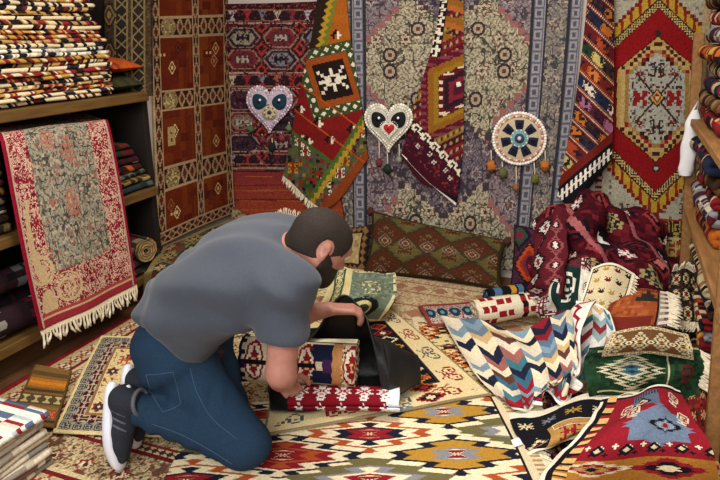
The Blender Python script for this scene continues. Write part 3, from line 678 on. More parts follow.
# ------------------------------------------------------------------ left wall: shelf unit, hangings
XF = -2.2
def lzy(px, py, x=XF): p = lf(px, py, x); return p[1], p[2]
Z_UP, Z_MID, Z_LOW = 1.095, .607, .165
def left_side():
    # rug shelf
    root = thing('rug_shelf', (XF - .25, 2.0, 0), 'brown wooden wall shelf with three boards along the left wall, loaded with rugs', 'shelf')
    for z, x0 in ((Z_UP, 0), (Z_MID, 0), (Z_LOW, 0)):
        box('shelf_board', (-2.74, .9, z - .045), (XF, 2.733, z), WOOD_DK, root)
    box('back_panel', (-2.749, .9, 0), (-2.735, 2.735, 1.9), pm('1d1512', .8), root, .001)  # near-black: the dimness inside the shelf is put into its colour
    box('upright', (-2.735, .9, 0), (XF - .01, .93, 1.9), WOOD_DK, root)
    box('upright', (-2.735, 2.735, 0), (XF - .05, 2.775, 1.9), pm('1d1512', .8), root, .002)  # darker than the near upright: shade at the shelf's far end painted in
    box('kick_board', (-2.30, .93, 0), (-2.27, 2.733, Z_LOW - .045), pm('4a321d', .6), root)
    # rust hanging on the pier
    def proj(px, py, off): return lf(px, py, -2.3 + off)
    ctrl = [[(150, -40, .02), (190, -40, .035), (229, -40, .02)], [(154, 100, .02), (193, 96, .035), (230, 92, .02)], [(159, 247, .03), (198, 228, .045), (234, 213, .03)]]
    r, c = 300, 84; P = spline([[proj(*p) for p in row] for row in ctrl], r, c)
    k = Cv(84, 300, '7a2e14'); x, y = k.X, k.Y      # y: top 0 .. 300, photo rows -40..245
    rs = np.random.RandomState(2)
    k.m(np.sin(x * .21 + 1) + np.sin(x * .5) > .8, '8a3a18'); k.m((x > 46) & (x < 60), '8f4318'); k.speckle(x > -1, ['6b2412', '84381a', '742a18'], .35, 9, 2)
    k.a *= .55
    def strip(mask, n, t, per):
        k.m(mask, '321510'); f = np.abs((t % per) / per * 2 - 1); k.m(mask & (np.abs(f - .0) + np.abs(n) < 1), '8f7656'); k.m(mask & (np.abs(f) + np.abs(n) < .55), '54241a'); k.m(mask & (np.abs(n) > .78), '9c8262')
    for y0, y1 in ((60, 84), (141, 163), (220, 246)):
        strip((y >= y0) & (y < y1), (y - (y0 + y1) / 2) / ((y1 - y0) / 2), x, 8.5)
        k.m((y >= y0) & (y < y1) & (np.hypot((x - 17) / 9, (y - (y0 + y1) / 2) / 11) < .9), '82704a'); k.speckle((np.hypot((x - 17) / 9, (y - (y0 + y1) / 2) / 11) < .8), ['5a4a2c', 'b09c68'], .5, 1.5, 3)
    for x0, x1 in ((0, 8), (43, 50), (77, 84)): strip((x >= x0) & (x < x1), (x - (x0 + x1) / 2) / ((x1 - x0) / 2), y, 22)
    strip(y > 286, (y - 293) / 7, x, 9)
    for mx, my, cc in ((20, 117, 'c8b078'), (21, 185, 'c8b078'), (66, 205, 'a88a58'), (28, 20, 'a88a58'), (66, 112, 'a8744c'), (20, 272, 'c8b078'), (66, 262, 'c0a070'), (14, 262, '84502c'), (58, 270, '5a2c14'), (27, 95, '3a1810'), (68, 98, 'b08850'), (64, 36, 'b08850')):
        k.dia(mx, my, 4, 8, [cc, '5a2416', cc])
    for mx, my in ((10, 103), (60, 103), (16, 272)): k.bmp(['X.X'], mx, my, 2, 3, {'X': 'b89c68'})
    k.bmp(['XXX', 'X.X', 'XXX', 'X.X', 'XXX'], 17, 190, 2.6, 4, {'X': '9a8656'})
    o = cloth('rust_kilim', P, k.jitter(.14).abrash(.1, 8, 17).a, away=(1, 0, 0), thick=.012)
    tag(o, 'rust brown kilim divided by tan diamond bands hanging at the end of the left shelf', 'kilim')
    # dark carpet behind the shelf
    ctrl = [[(104, -45), (129, -45), (151, -45)], [(104, 99), (129, 97.5), (152, 96)]]
    P = spline([[bk(p[0], p[1], 2.722) for p in row] for row in ctrl], 150, 50)
    k = Cv(50, 150, '3f3527'); x, y = k.X, k.Y
    k.speckle(x > -1, ['2c241c', '55452e', '4a2c22'], .4, 2, 2)
    for x0, x1, cc in ((12, 23, '24201c'), (29, 42, '2a211b')):
        k.m((x > x0) & (x < x1), cc); k.m((x > x0) & (x < x1) & (np.abs(np.abs((y % 14) - 7) - np.abs(x - (x0 + x1) / 2)) < 1.4), '7c6a48')
    for x0 in (11, 23, 28, 42): k.m(np.abs(x - x0) < .9, '75623f')
    for cy in (20, 60, 100, 140): k.dia(5, cy, 9, 14, ['2a201a', '75623f', '4a2c22', '8a7448'], 2)
    o = cloth('dark_border_carpet', P, k.jitter(.2).a, PILE, away=(0, -1, 0), thick=.01)
    tag(o, 'dark brown border carpet hanging at the far end of the upper shelf', 'carpet')
left_side()

def fold_col(pal, seed, per=.035, inner=None, motif=0):
    rs = np.random.RandomState(seed); off = rs.rand() * 10; n = len(pal); tabl = rs.randint(0, n, 97); L = lin
    pl = np.array([lin(p) for p in pal]); inn = lin(inner) if inner else None
    def f(s, l, side):
        i = np.floor((l + off) / per).astype(int); f_ = ((l + off) / per) % 1; a = tabl[i % 97]; b = tabl[(i + 40) % 97]
        j = np.floor(s / (per * .7) + off).astype(int)
        pick = np.where((j + i) % 2 == 0, a, b); pick = np.where(f_ < .22, 0, pick)
        C = pl[pick]
        if inn is not None: C = np.where((side < 0)[..., None], inn, C)
        return C
    return f
def folded(name, cx, cy, z, W, L, nlay, th, pal, seed, label, cat='rug', group=None, ang=0, inner=None, nL=34, per=.035, wob=.004, parent=None, gap=1.08):
    """a rug folded to nlay layers; A across the fold, D along it; front fold towards +A"""
    A = (math.cos(ang), math.sin(ang), 0); Dv = (-math.sin(ang), math.cos(ang), 0)
    g = th * gap; cl = serp(W, nlay, g)
    org = np.array([cx, cy, z + th / 2]) - np.array(Dv) * L / 2
    o = ribbon(name, cl, th, L, nL, fold_col(pal, seed, per, inner), org, A, (0, 0, 1), Dv, wob=wob, seed=seed)
    return tag(o, label, cat, group) if not parent else o
ORD = ['lowest', 'second', 'third', 'fourth', 'fifth', 'sixth', 'seventh', 'eighth', 'ninth', 'tenth', 'eleventh', 'twelfth', 'thirteenth', 'fourteenth', 'fifteenth', 'sixteenth', 'seventeenth', 'eighteenth', 'nineteenth', 'twentieth', 'twenty-first', 'twenty-second', 'twenty-third', 'twenty-fourth', 'twenty-fifth', 'topmost']
def left_stacks():
    rs = np.random.RandomState(4); z = Z_UP + .007
    y0, y1 = lzy(-6, 60)[0], lzy(114, 60)[0]
    CREAM = 'd9c8a2'
    pals = [('cream and wine', [CREAM, '541a22', 'e0cfa0', '1c1a20']), ('cream and black', ['dccba4', '1a181d', CREAM, '2a2230']), ('gold and red', ['b8893c', '7a1e22', CREAM, '2a1a20']), ('red and cream', ['8a2226', CREAM, '1d1a22', 'b8893c']),
            ('tan and black', ['b08a54', '1d1a1e', 'd8c494', '8a2226']), ('pale and charcoal', ['e6dcc4', '343640', 'b8b4a4', '1a1a20']), ('black and gold', ['1d1a1e', 'c09a50', CREAM, '6b1c22'])]
    seq = [0, 1, 3, 4, 1, 2, 3, 1, 6, 2, 5, 5, 1, 4, 2, 3, 0, 4, 1, 2, 6, 1, 2, 0, 3, 0]
    for i, q in enumerate(seq):
        nm, pal = pals[q]; th = .0072 + .0018 * rs.rand(); W = .40 + .02 * rs.rand()
        folded('folded_kilim', XF - .02 - W / 2 - .012 + rs.randn() * .006 - (.012 * max(0, i - 9) / 3), (y0 + y1) / 2 + rs.randn() * .008, z, W, (y1 - y0) - .02 * rs.rand() - (.002 * max(0, i - 9)), 2, th, pal, i + 10,
               '%s folded kilim, %s from the board in the tall top left stack' % (nm, ORD[i]), 'folded kilim', 'kilims in the tall stack on the upper shelf', per=.024, wob=.006, nL=60)
        z += th * 2.12 + .001
    # orange cushion beside the stack
    yy = (lzy(118, 80)[0], lzy(149, 80)[0] - .012)
    C = np.empty((24, 24, 3)); C[:] = lin('3a3420'); C *= 1 + .3 * (np.random.RandomState(1).rand(24, 24, 1) - .5)
    def pillow(z0, h, colr, lab, seed):
        r = 24; u = np.linspace(-1, 1, r + 1)[None, :]; v = np.linspace(-1, 1, r + 1)[:, None]
        hh = h * np.maximum(0, (1 - np.abs(u) ** 2.4) * (1 - np.abs(v) ** 2.4)) ** .6
        X = XF - .19 + .18 * u * (1 - .06 * (1 - v ** 2)) + 0 * v; Y = (yy[0] + yy[1]) / 2 + (yy[1] - yy[0]) / 2 * v * (1 - .06 * (1 - u ** 2)) + 0 * u
        up = np.stack([X, Y, z0 + h * .55 + hh], -1); dn = np.stack([X, Y, z0 + h * .55 - hh * .55], -1)
        Cc = np.empty((r, r, 3)); Cc[:] = lin(colr)
        k = Cv(r, r, colr); k.speckle(k.X > -1, [colr, '7c2f14' if colr != '3a3420' else '24301f'], .3, 3, seed); Cc = k.jitter(.2).a
        tag(mk('pillow', np.concatenate([up.reshape(-1, 3), dn.reshape(-1, 3)]), np.concatenate([gquads(r, r), gquads(r, r, (r + 1) ** 2)]), WOOL, np.concatenate([Cc.reshape(-1, 3)] * 2), None, True), lab, 'cushion')
    pillow(Z_UP + .008, .055, '3a3420', 'dark green cushion under the orange cushion on the upper shelf', 3)
    pillow(Z_UP + .094, .05, 'a8481c', 'orange cushion at the end of the upper shelf beside the tall stack', 5)
    # middle shelf: the stack under the draped rug, its ends showing right of it
    ya, yb = lzy(110, 160)[0], lzy(146, 160)[0]
    z = Z_MID + .007
    mid = [('dark teal', ['27363a', '1d2a30', '4a5450', '3a3226'], .03), ('olive gold', ['8a7038', '4a3a22', 'a88a48', '2c2418'], .03), ('grey green', ['55604e', '3a4238', '8a8260', '2a2420'], .028), ('orange spotted', ['3a1a18', 'a8521c', '541a1e', '22181a'], .032),
           ('wine flecked', ['4a161c', 'b8a898', '3a1418', '2a1a20'], .034), ('dark red', ['541a1e', '2a1618', '6b2024', '26301f'], .032), ('green and red', ['33402a', '6b1c1e', '241a1a', '4a2a20'], .026)]
    for i, (nm, pal, h) in enumerate(mid):
        folded('folded_rug', XF - .205 - .004 * i, 2.56 - .010 * i, z, .36 - .008 * i, .32 - .016 * i, 2, h / 2.15, pal, 40 + i, '%s folded rug, %s on the middle shelf, right of the floral runner' % (nm, ORD[i] if i else 'lowest'), 'folded rug', 'folded rugs at the far end of the middle shelf', per=.05, wob=.007)
        z += h + .004
    # stack at the near end of the middle shelf
    z = Z_MID + .007; y2 = lzy(26, 210)[0]
    near = [('olive', ['6b5c30', '3a3220', '8a7848', '241c18']), ('brown', ['4a3420', '2a1e18', '7a5c38', '1d1818']), ('cream striped', ['cfc2a0', '4a3a2c', 'a08858', '2a2222']), ('black and white', ['1d1a1c', 'b8b0a0', '2a2628', '6b6050']), ('gold', ['8a6a30', '4a1c1c', 'a88440', '241a18']), ('dark wine', ['3a1418', '54201f', '241416', '6b3a2a'])]
    for i in range(9):
        nm, pal = near[i % 6]
        folded('folded_rug', XF - .235, y2 - .36, z, .36, .62, 2, .0165, pal, 60 + i, '%s folded rug, %s in the middle shelf stack under the floral runner' % (nm, ORD[i]), 'folded rug', 'folded rugs at the near end of the middle shelf', per=.05, wob=.005)
        z += .0165 * 2.15 + .002
    top = z
    # draped floral rug with fringe
    ctrl = [[(-18, 124, -2.58), (40, 117, -2.58), (86, 113, -2.56)], [(-6, 131, -2.3), (48, 126, -2.3), (104, 119, -2.3)], [(2, 141, -2.19), (55, 131, -2.185), (109, 126, -2.19)], [(14, 200, -2.155), (68, 190, -2.15), (119, 178, -2.155)], [(29, 275, -2.135), (82, 256, -2.125), (128, 236, -2.135)], [(42, 331, -2.12), (92, 307, -2.11), (135, 284, -2.12)]]
    r, c = 250, 116; P = spline([[lf(*p) for p in row] for row in ctrl], r, c)
    N = normals(P); U = np.linspace(0, 1, c + 1)[None]; V_ = np.linspace(0, 1, r + 1)[:, None]
    P = P + N * ((np.sin(U * 11) * .006 + np.sin(U * 5 + 1) * .006) * np.clip(V_ * 2 - .4, 0, 1))[..., None]
    P[..., 0] = np.maximum(P[..., 0], np.where(V_ > .4, XF + .012, -9))
    k = Cv(c, r, '8c2030'); x, y = k.X, k.Y; al = x > -1
    k.floral(al, .55, 'c09a88', 'd8bca0', ('d8bca0', 'b06a60', 'e0cdb0'), 6, 17, .3); k.speckle(al, ['9a2c38', '6b1424', 'cfa890'], .22, 1.7, 7)
    ce = (x > 25) & (x < 92) & (y < 205); k.m(ce, 'a09884')
    k.floral(ce, .5, '44463f', '857f6c', ('b8a088', '7c7c6c', 'a8605c'), 9, 24, .34); k.speckle(ce, ['8a8672', '5a5c54', 'b8a890', '9a5c50', '6b6a5c'], .36, 1.6, 5)
    for mx, my in ((50, 38), (46, 108), (58, 160), (66, 120), (60, 70)):
        k.m(ce & (np.hypot((x - mx) / 7, (y - my) / 11) < 1) & (np.sin(x * 1.4) + np.sin(y * 1.1) > -.2), 'b0705e')
    def scroll(cx, cy, s, R):
        d = np.hypot(x - cx, y - cy); a = np.arctan2((y - cy), s * (x - cx)); sp = (d / R * 2.1 - a / (2 * PI)) % 1
        k.m((d < R) & (sp < .62), 'c8ab80'); k.m((d < R) & (sp > .10) & (sp < .18), '7c4a3c')
    scroll(16, 200, 1, 15); scroll(37, 222, -1, 15)
    k.m((np.hypot((x - 16) / 9, (y - 182) / 30) < 1) & (np.hypot((x - 22) / 9, (y - 176) / 28) > 1), 'c8ab80'); k.m((np.hypot((x - 16) / 8, (y - 232) / 14) < 1), 'c8ab80')
    k.m(y > 238, 'a8443f'); k.m(y > 241, 'c8a884'); k.m(y > 243, '9a2c38')
    k.m((x < 3) | (x > c - 3), '8a1428'); k.m(((x > 3) & (x < 5)) | ((x < c - 3) & (x > c - 5)), 'c0a08c')
    k.a *= .9
    o = cloth('floral_runner', P, k.jitter(.14, 3).a, away=(1, 0, 0), thick=.007, back=True)
    tag(o, 'long red and grey floral rug draped over the middle shelf, with a cream fringe', 'rug')
    hem = cloth('fringe_band', np.linspace(P[-1] + [.002, 0, 0], P[-1] + [.004, 0, -.022], 5).reshape(5, c + 1, 3), np.tile(lin('e2d2b0'), (4, c, 1)), None, o, .006, (1, 0, 0), True)
    fringe(P[-1] + [.004, 0, -.02], (.02, 0, -1), 34, .055, .0075, FRINGE, o, 3)
    # rolled rugs in the dark lower shelf
    def roll(name, p0, p1, r1, pal, seed, label, turns=3.2, cat='rolled rug', group=None, per=.05, sq=1, inner=None):
        p0, p1 = np.asarray(p0, float), np.asarray(p1, float); Dv = p1 - p0; L = np.linalg.norm(Dv); Dv /= L
        A = np.cross(Dv, (0, 0, 1)); A /= np.linalg.norm(A); B = np.cross(A, Dv)
        cl = spiral(r1 * .22, r1 * .92, turns); cl[:, 1] *= sq
        return tag(ribbon(name, cl, r1 * .78 / turns * .82, L, 40, fold_col(pal, seed, per, inner), p0, A, B, Dv, wob=.003, seed=seed), label, cat, group)
    globals()['roll'] = roll
    g = 'rolled rugs on the lower left shelf'
    z = Z_LOW
    roll('rolled_rug', (-2.3, 1.55, z + .075), (-2.26, 2.02, z + .072), .07, ['2a1a20', '541a1e', '8a8478', '1d181c'], 3, 'dark red and grey rolled rug at the near end of the lower shelf', group=g)
    roll('rolled_rug', (-2.46, 1.5, z + .08), (-2.43, 2.3, z + .08), .075, ['1d181c', '3a1a1c', '241c24', '4a3a34'], 4, 'near black rolled rug at the back of the lower shelf', group=g)
    roll('rolled_rug', (-2.36, 1.6, z + .21), (-2.34, 2.2, z + .21), .06, ['2c2024', '6b6a68', '3a2024', '1d181c'], 5, 'dark rolled rug lying on top of the two lower shelf rolls', group=g)
    fr = folded('folded_rug', -2.42, 2.02, z + .002, .34, .2, 3, .014, ['8a8478', '2a2024', '6b1f24', 'a8a294'], 9, 'flat grey and red folded rug lying at the lower shelf edge, with grey fringe', 'folded rug')
    fr.location.y += .09
    fringe(np.array([[-2.205, 1.98 + t * .19, z + .03] for t in np.linspace(0, 1, 8)]), (1, -.2, -.9), 26, .05, .005, FRINGE_GREY, fr, 2)
    folded('folded_rug', -2.42, 2.55, z + .002, .36, .36, 5, .022, ['4a1a1e', '2c2a30', '7a5c34', '26302c'], 12, 'dark wine folded rug at the far end of the lower shelf', 'folded rug')
    a0 = lf(134, 214, -2.16)
    roll('rolled_rug', (-2.19, 2.58, .30), (-2.52, 2.63, .30), .068, ['54242a', '8a7a58', '2c3634', 'a07a4c'], 21, 'patterned rolled rug whose end sticks out beside the draped floral rug')
left_stacks()

# ------------------------------------------------------------------ rugs on the floor
def room_rect(x0, x1, y0, y1, r, c, z, seed=0, wr=.001):
    X, Y = np.meshgrid(np.linspace(x0, x1, c + 1), np.linspace(y1, y0, r + 1)); rs = np.random.RandomState(seed)
    Z = z + wr * (1 + np.sin(X * 5 + Y * 3 + rs.rand() * 6)); return np.stack([X, Y, Z], -1)
def floor_rugs():
    up = (0, 0, 1)
    # big beige oriental carpet
    r, c = 330, 260; P = room_rect(-2.19, -.55, 1.17, 3.3, r, c, .006, 1)
    k = Cv(c, r, 'c0aa82'); al = k.X > -1
    k.floral(al, .45, '6b4a3a', '8a7a58', ('7a2a28', 'd8c8a0', '4a2a28'), 12, 22, .26); k.speckle(al, ['a88c64', '8c5c44', 'd0bd94', '5a4638'], .2, 1.7, 3)
    k.ring(0, 5, '7c1a22'); k.ring(5, 8, 'b09468'); k.ring(8, 20, 'b5a078'); k.ringdia(8, 20, 10, ['8c3a30', 'd0bd94', '4a3a38']); k.ring(20, 23, '6b1c22')
    k.ring(23, 26, 'c8b48a'); k.ring(50, 53, '6b1c22'); k.ring(53, 58, 'c8b48a'); k.ringdia(53, 58, 5, ['4a2a2c']); k.ring(58, 60, '7c2a2a')
    o = cloth('oriental_carpet', P, k.jitter(.16).a, PILE, away=up, thick=.006); tag(o, 'large beige oriental carpet with a thin red edge under the kneeling man', 'carpet')
    # faded beige carpet at the back
    r, c = 170, 230; P = room_rect(-1.42, .05, 2.45, 3.42, r, c, .016, 2)
    k = Cv(c, r, 'c8b48e'); al = k.X > -1
    k.floral(al, .4, 'a58a68', 'b59e78', ('a8765c', 'c8b48e', '8c6a50'), 14, 26, .2); k.speckle(al, ['b59c74', 'd0bd98', 'a5835f', 'bc9c7c'], .35, 1.8, 3)
    for i, y0 in enumerate((16, 40, 70, 100)): k.m(np.abs(k.Y - y0) < 1.2, '8c6248')
    k.m((k.Y > 18) & (k.Y < 38) & (np.abs((k.X % 18) - 9) + np.abs(k.Y - 28) < 8), '9a6e58'); k.m((k.Y > 74) & (k.Y < 98) & (np.abs((k.X % 26) - 13) + np.abs(k.Y - 86) < 10), 'a5765c')
    o = cloth('faded_carpet', P, k.jitter(.14).abrash(.06, 2).a, PILE, away=up, thick=.008); tag(o, 'faded beige carpet in front of the wide kilim cushion', 'carpet')
    # cream, navy and red kilim at the left
    r, c = 150, 110; P = flat([(101, 336), (196, 338), (172, 436), (52, 432)], r, c, .022, .002, 4)
    k = Cv(c, r, 'd8c48e'); f = k.inset() > 26
    k.floral(f, .33, '8c4a3a', 'c8ae78', ('7c2a28', '2a3040', 'd8c48e'), 3, 26, .14)
    for cx, cy in ((40, 45), (62, 70), (42, 98), (70, 110), (70, 42)): k.bmp(RAM, cx, cy, 1.5, 1.5, {'X': 'a8483a'}); k.dia(cx + 12, cy - 14, 6, 7, ['2a3040', 'b08a3c'])
    k.ring(0, 3, 'd8c48e'); k.ring(3, 13, '9a8f78'); k.ringtile(3, 13, HOOK, {'X': '2b3340'}); k.ring(13, 22, '4a161c'); k.ringtile(13, 22, RAM, {'X': 'b8a48c'}, 16); k.ring(22, 25, '8a6a44')
    o = cloth('bordered_kilim', P, k.jitter(.12).a, away=up, thick=.007); tag(o, 'cream kilim with a navy and dark red hooked border behind the man', 'kilim')
    # small brown kilim
    r, c = 80, 60; P = flat([(34, 366), (71, 371), (57, 428), (8, 424)], r, c, .026, .004, 5)
    k = Cv(c, r, '7a5a30'); y = k.Y
    for y0, y1, cc in ((8, 14, '5c4424'), (18, 30, 'b06a1e'), (22, 26, 'c47c24'), (33, 37, '4a3820'), (40, 54, '55452a'), (57, 60, '8a6a3a'), (62, 70, '9a4a34'), (73, 76, '4a3820')): k.m((y >= y0) & (y < y1), cc)
    for i in range(4): k.bmp(GLASS, 8 + i * 15, 47, 1.4, 1.3, {'X': 'b8a878'})
    k.m((k.X < 3) | (k.X > c - 3), '5c4424'); k.bmp(RAM, 50, 66, .9, .9, {'X': 'd8744c'})
    o = cloth('brown_kilim', P, k.jitter(.12).a, away=up, thick=.007); tag(o, 'small brown striped kilim with an orange band on the floor at the left', 'kilim')
    # cream kilim with flames, right of the middle
    r, c = 130, 110; P = flat([(412, 318), (478, 318), (545, 412), (430, 424)], r, c, .024, .002, 6)
    k = Cv(c, r, 'dcc890')
    for i in range(-1, 3):
        for j in range(-1, 4): k.dia(i * 62 + 12 + 31 * (j % 2), j * 40 + 22, 40, 26, ['221c22', 'b4541f', 'dcc890', '8a2226', 'c08a34'], 3, 16, 7)
    k.ring(0, 8, 'd8c8a0')
    o = cloth('flame_kilim', P, k.jitter(.1).a, away=up, thick=.006); tag(o, 'cream kilim with black and orange flames left of the chevron kilim', 'kilim')
    # the large star kilim in the foreground
    r, c = 300, 400; P = flat([(206, 404), (508, 398), (566, 505), (150, 505)], r, c, .032, .003, 7)
    k = Cv(c, r, 'e8d9b4'); x, y = k.X, k.Y; al = x > -1
    CR, NV, OR, RD, GD, GR, OL, PK = 'e8d9b4', '1c1e2e', 'a84f28', '8a1d25', 'b08432', '85858a', '6b6440', 'b88a74'
    PAL = [[CR, OR, CR, NV, RD, PK, RD], [CR, NV, GD, GD, GR, CR, RD], [NV, CR, RD, OR, RD, CR, RD], [OL, OL, GR, CR, RD, CR, RD]]
    def star(cx, cy, cols):
        dd = k.dd(cx, cy, 95, 66, 2.4, 25, 22)
        for i, cc in enumerate(cols): k.m((dd < 1.28) & (dd < 1.10 - i * .165), cc)
        k.bmp(GLASS, cx, cy, 3.2, 3.2, {'X': RD}); k.bmp(['X.X', '.X.', 'X.X'], cx, cy, 2, 2.4, {'X': CR})
    for j, cy in enumerate(range(-20, 380, 66)):
        for i in range(-1, 4):
            cx = 213 + (i - 1) * 190 + (95 if j % 2 else 0)
            star(cx, cy, PAL[{0: (3, 0, 3, 0, 3), 1: (2, 2, 1, 1, 2), 2: (0, 3, 0, 3, 0), 3: (2, 2, 1, 1, 2)}[j % 4][i + 1]])
    ed = x > c - 22; k.m(ed, 'd8c8a4'); k.m((x > c - 24) & (x < c - 21), '221c22'); k.m((x > c - 12) & (y % 12 < 6), 'a88a60')
    o = cloth('star_kilim', P, k.jitter(.1).a, away=up, thick=.007); tag(o, 'large kilim of serrated red, gold and navy stars in the foreground', 'kilim')
    e = P[150:, -1]; fringe(e, (1, -.3, -.1), 60, .05, .003, FRINGE, o, 3)
    # black kilim with a cream border under the bag
    r, c = 210, 190; P = flat([(288, 318), (392, 309), (492, 394), (262, 436)], r, c, .046, .002, 8)
    k = Cv(c, r, '17161a'); x, y = k.X, k.Y
    k.ring(0, 34, 'dcc896'); k.ring(32, 34, '3a3030'); k.ring(0, 2, '8a7a5c')
    dd = k.inset(); t = k.along()
    hk = (dd > 6) & (dd < 28)
    for j, cc in enumerate(('4a5058', '8c2226')): k.tile(hk & (t % 46 < 28) & (np.floor(t / 46).astype(int) % 2 == j), np.clip((t % 46) / 28, 0, .999), (dd - 6) / 22, ["...........", ".XXX...XXX.", "X...X.X...X", "X.X.X.X.X.X", "X.XX..XX..X".replace('XX..XX', 'XX.XX.')[:11], "X....X....X", ".X..XXX..X.", "..XX.X.XX..", "....XXX....", "...X...X...", "..X.....X.."], {'X': cc})
    for i, cy in enumerate(range(46, 200, 17)):
        cx = c - 50; k.dia(cx, cy, 13, 8, [('b4542a', '8c1f26', 'd8c8a0', 'b88a34')[i % 4], '17161a', ('8c1f26', 'd8c8a0', '17161a', '8c1f26')[i % 4]], 2)
        k.bmp(STAR, cx - 26, cy + 8, 1.5, 1.3, {'X': ('d8d0c0', '6b7a86')[i % 2]})
    k.m((np.abs(x - (c - 80)) < 3) & (dd > 34), 'b8923c')
    for i in range(6): k.bmp(STAR, 46 + i * 20, r - 46, 1.5, 1.4, {'X': ('d8d0c0', '6b7a86', 'b4542a')[i % 3]})
    o = cloth('hooked_border_kilim', P, k.jitter(.1).a, away=up, thick=.008); tag(o, 'black kilim with a wide cream hooked border lying under the black bag', 'kilim')
    # tags
    c4 = [fl(511, 440, .044), fl(519, 437, .044), fl(523, 444, .044), fl(514, 447, .044)]
    V = [p for p in c4] + [p - [0, 0, .002] for p in c4]
    mk('paper_tag', V, [[0, 1, 2, 3], [0, 4, 5, 1], [1, 5, 6, 2], [2, 6, 7, 3], [3, 7, 4, 0]], PAPER, None, bpy.data.objects['star_kilim'])
    # blue oval rug edge and rolled red kilim at the back
    r, c = 70, 120; P = drape([[(418, 306, .03), (450, 303, .05), (482, 300, .06)], [(424, 314, .06), (454, 312, .08), (486, 309, .09)], [(430, 326, .03), (460, 326, .04), (490, 324, .05)]], r, c, 'z', .004, 2)
    k = Cv(c, r, 'a8948c'); k.speckle(k.X > -1, ['8c2a2a', 'd8c8b0', '5a3a3a'], .4, 2, 2)
    for i in range(5): k.m(((k.X - 14 - i * 24) / 10) ** 2 + ((k.Y - 32) / 15) ** 2 < 1, '17384a'); k.m(((k.X - 14 - i * 24) / 4) ** 2 + ((k.Y - 32) / 6) ** 2 < 1, '6b8a94')
    k.ring(0, 7, '8a3a34')
    o = cloth('oval_medallion_rug', P, k.jitter(.12).a, away=up, thick=.008); tag(o, 'small rug edge with dark blue ovals behind the chevron kilim', 'rug')
floor_rugs()

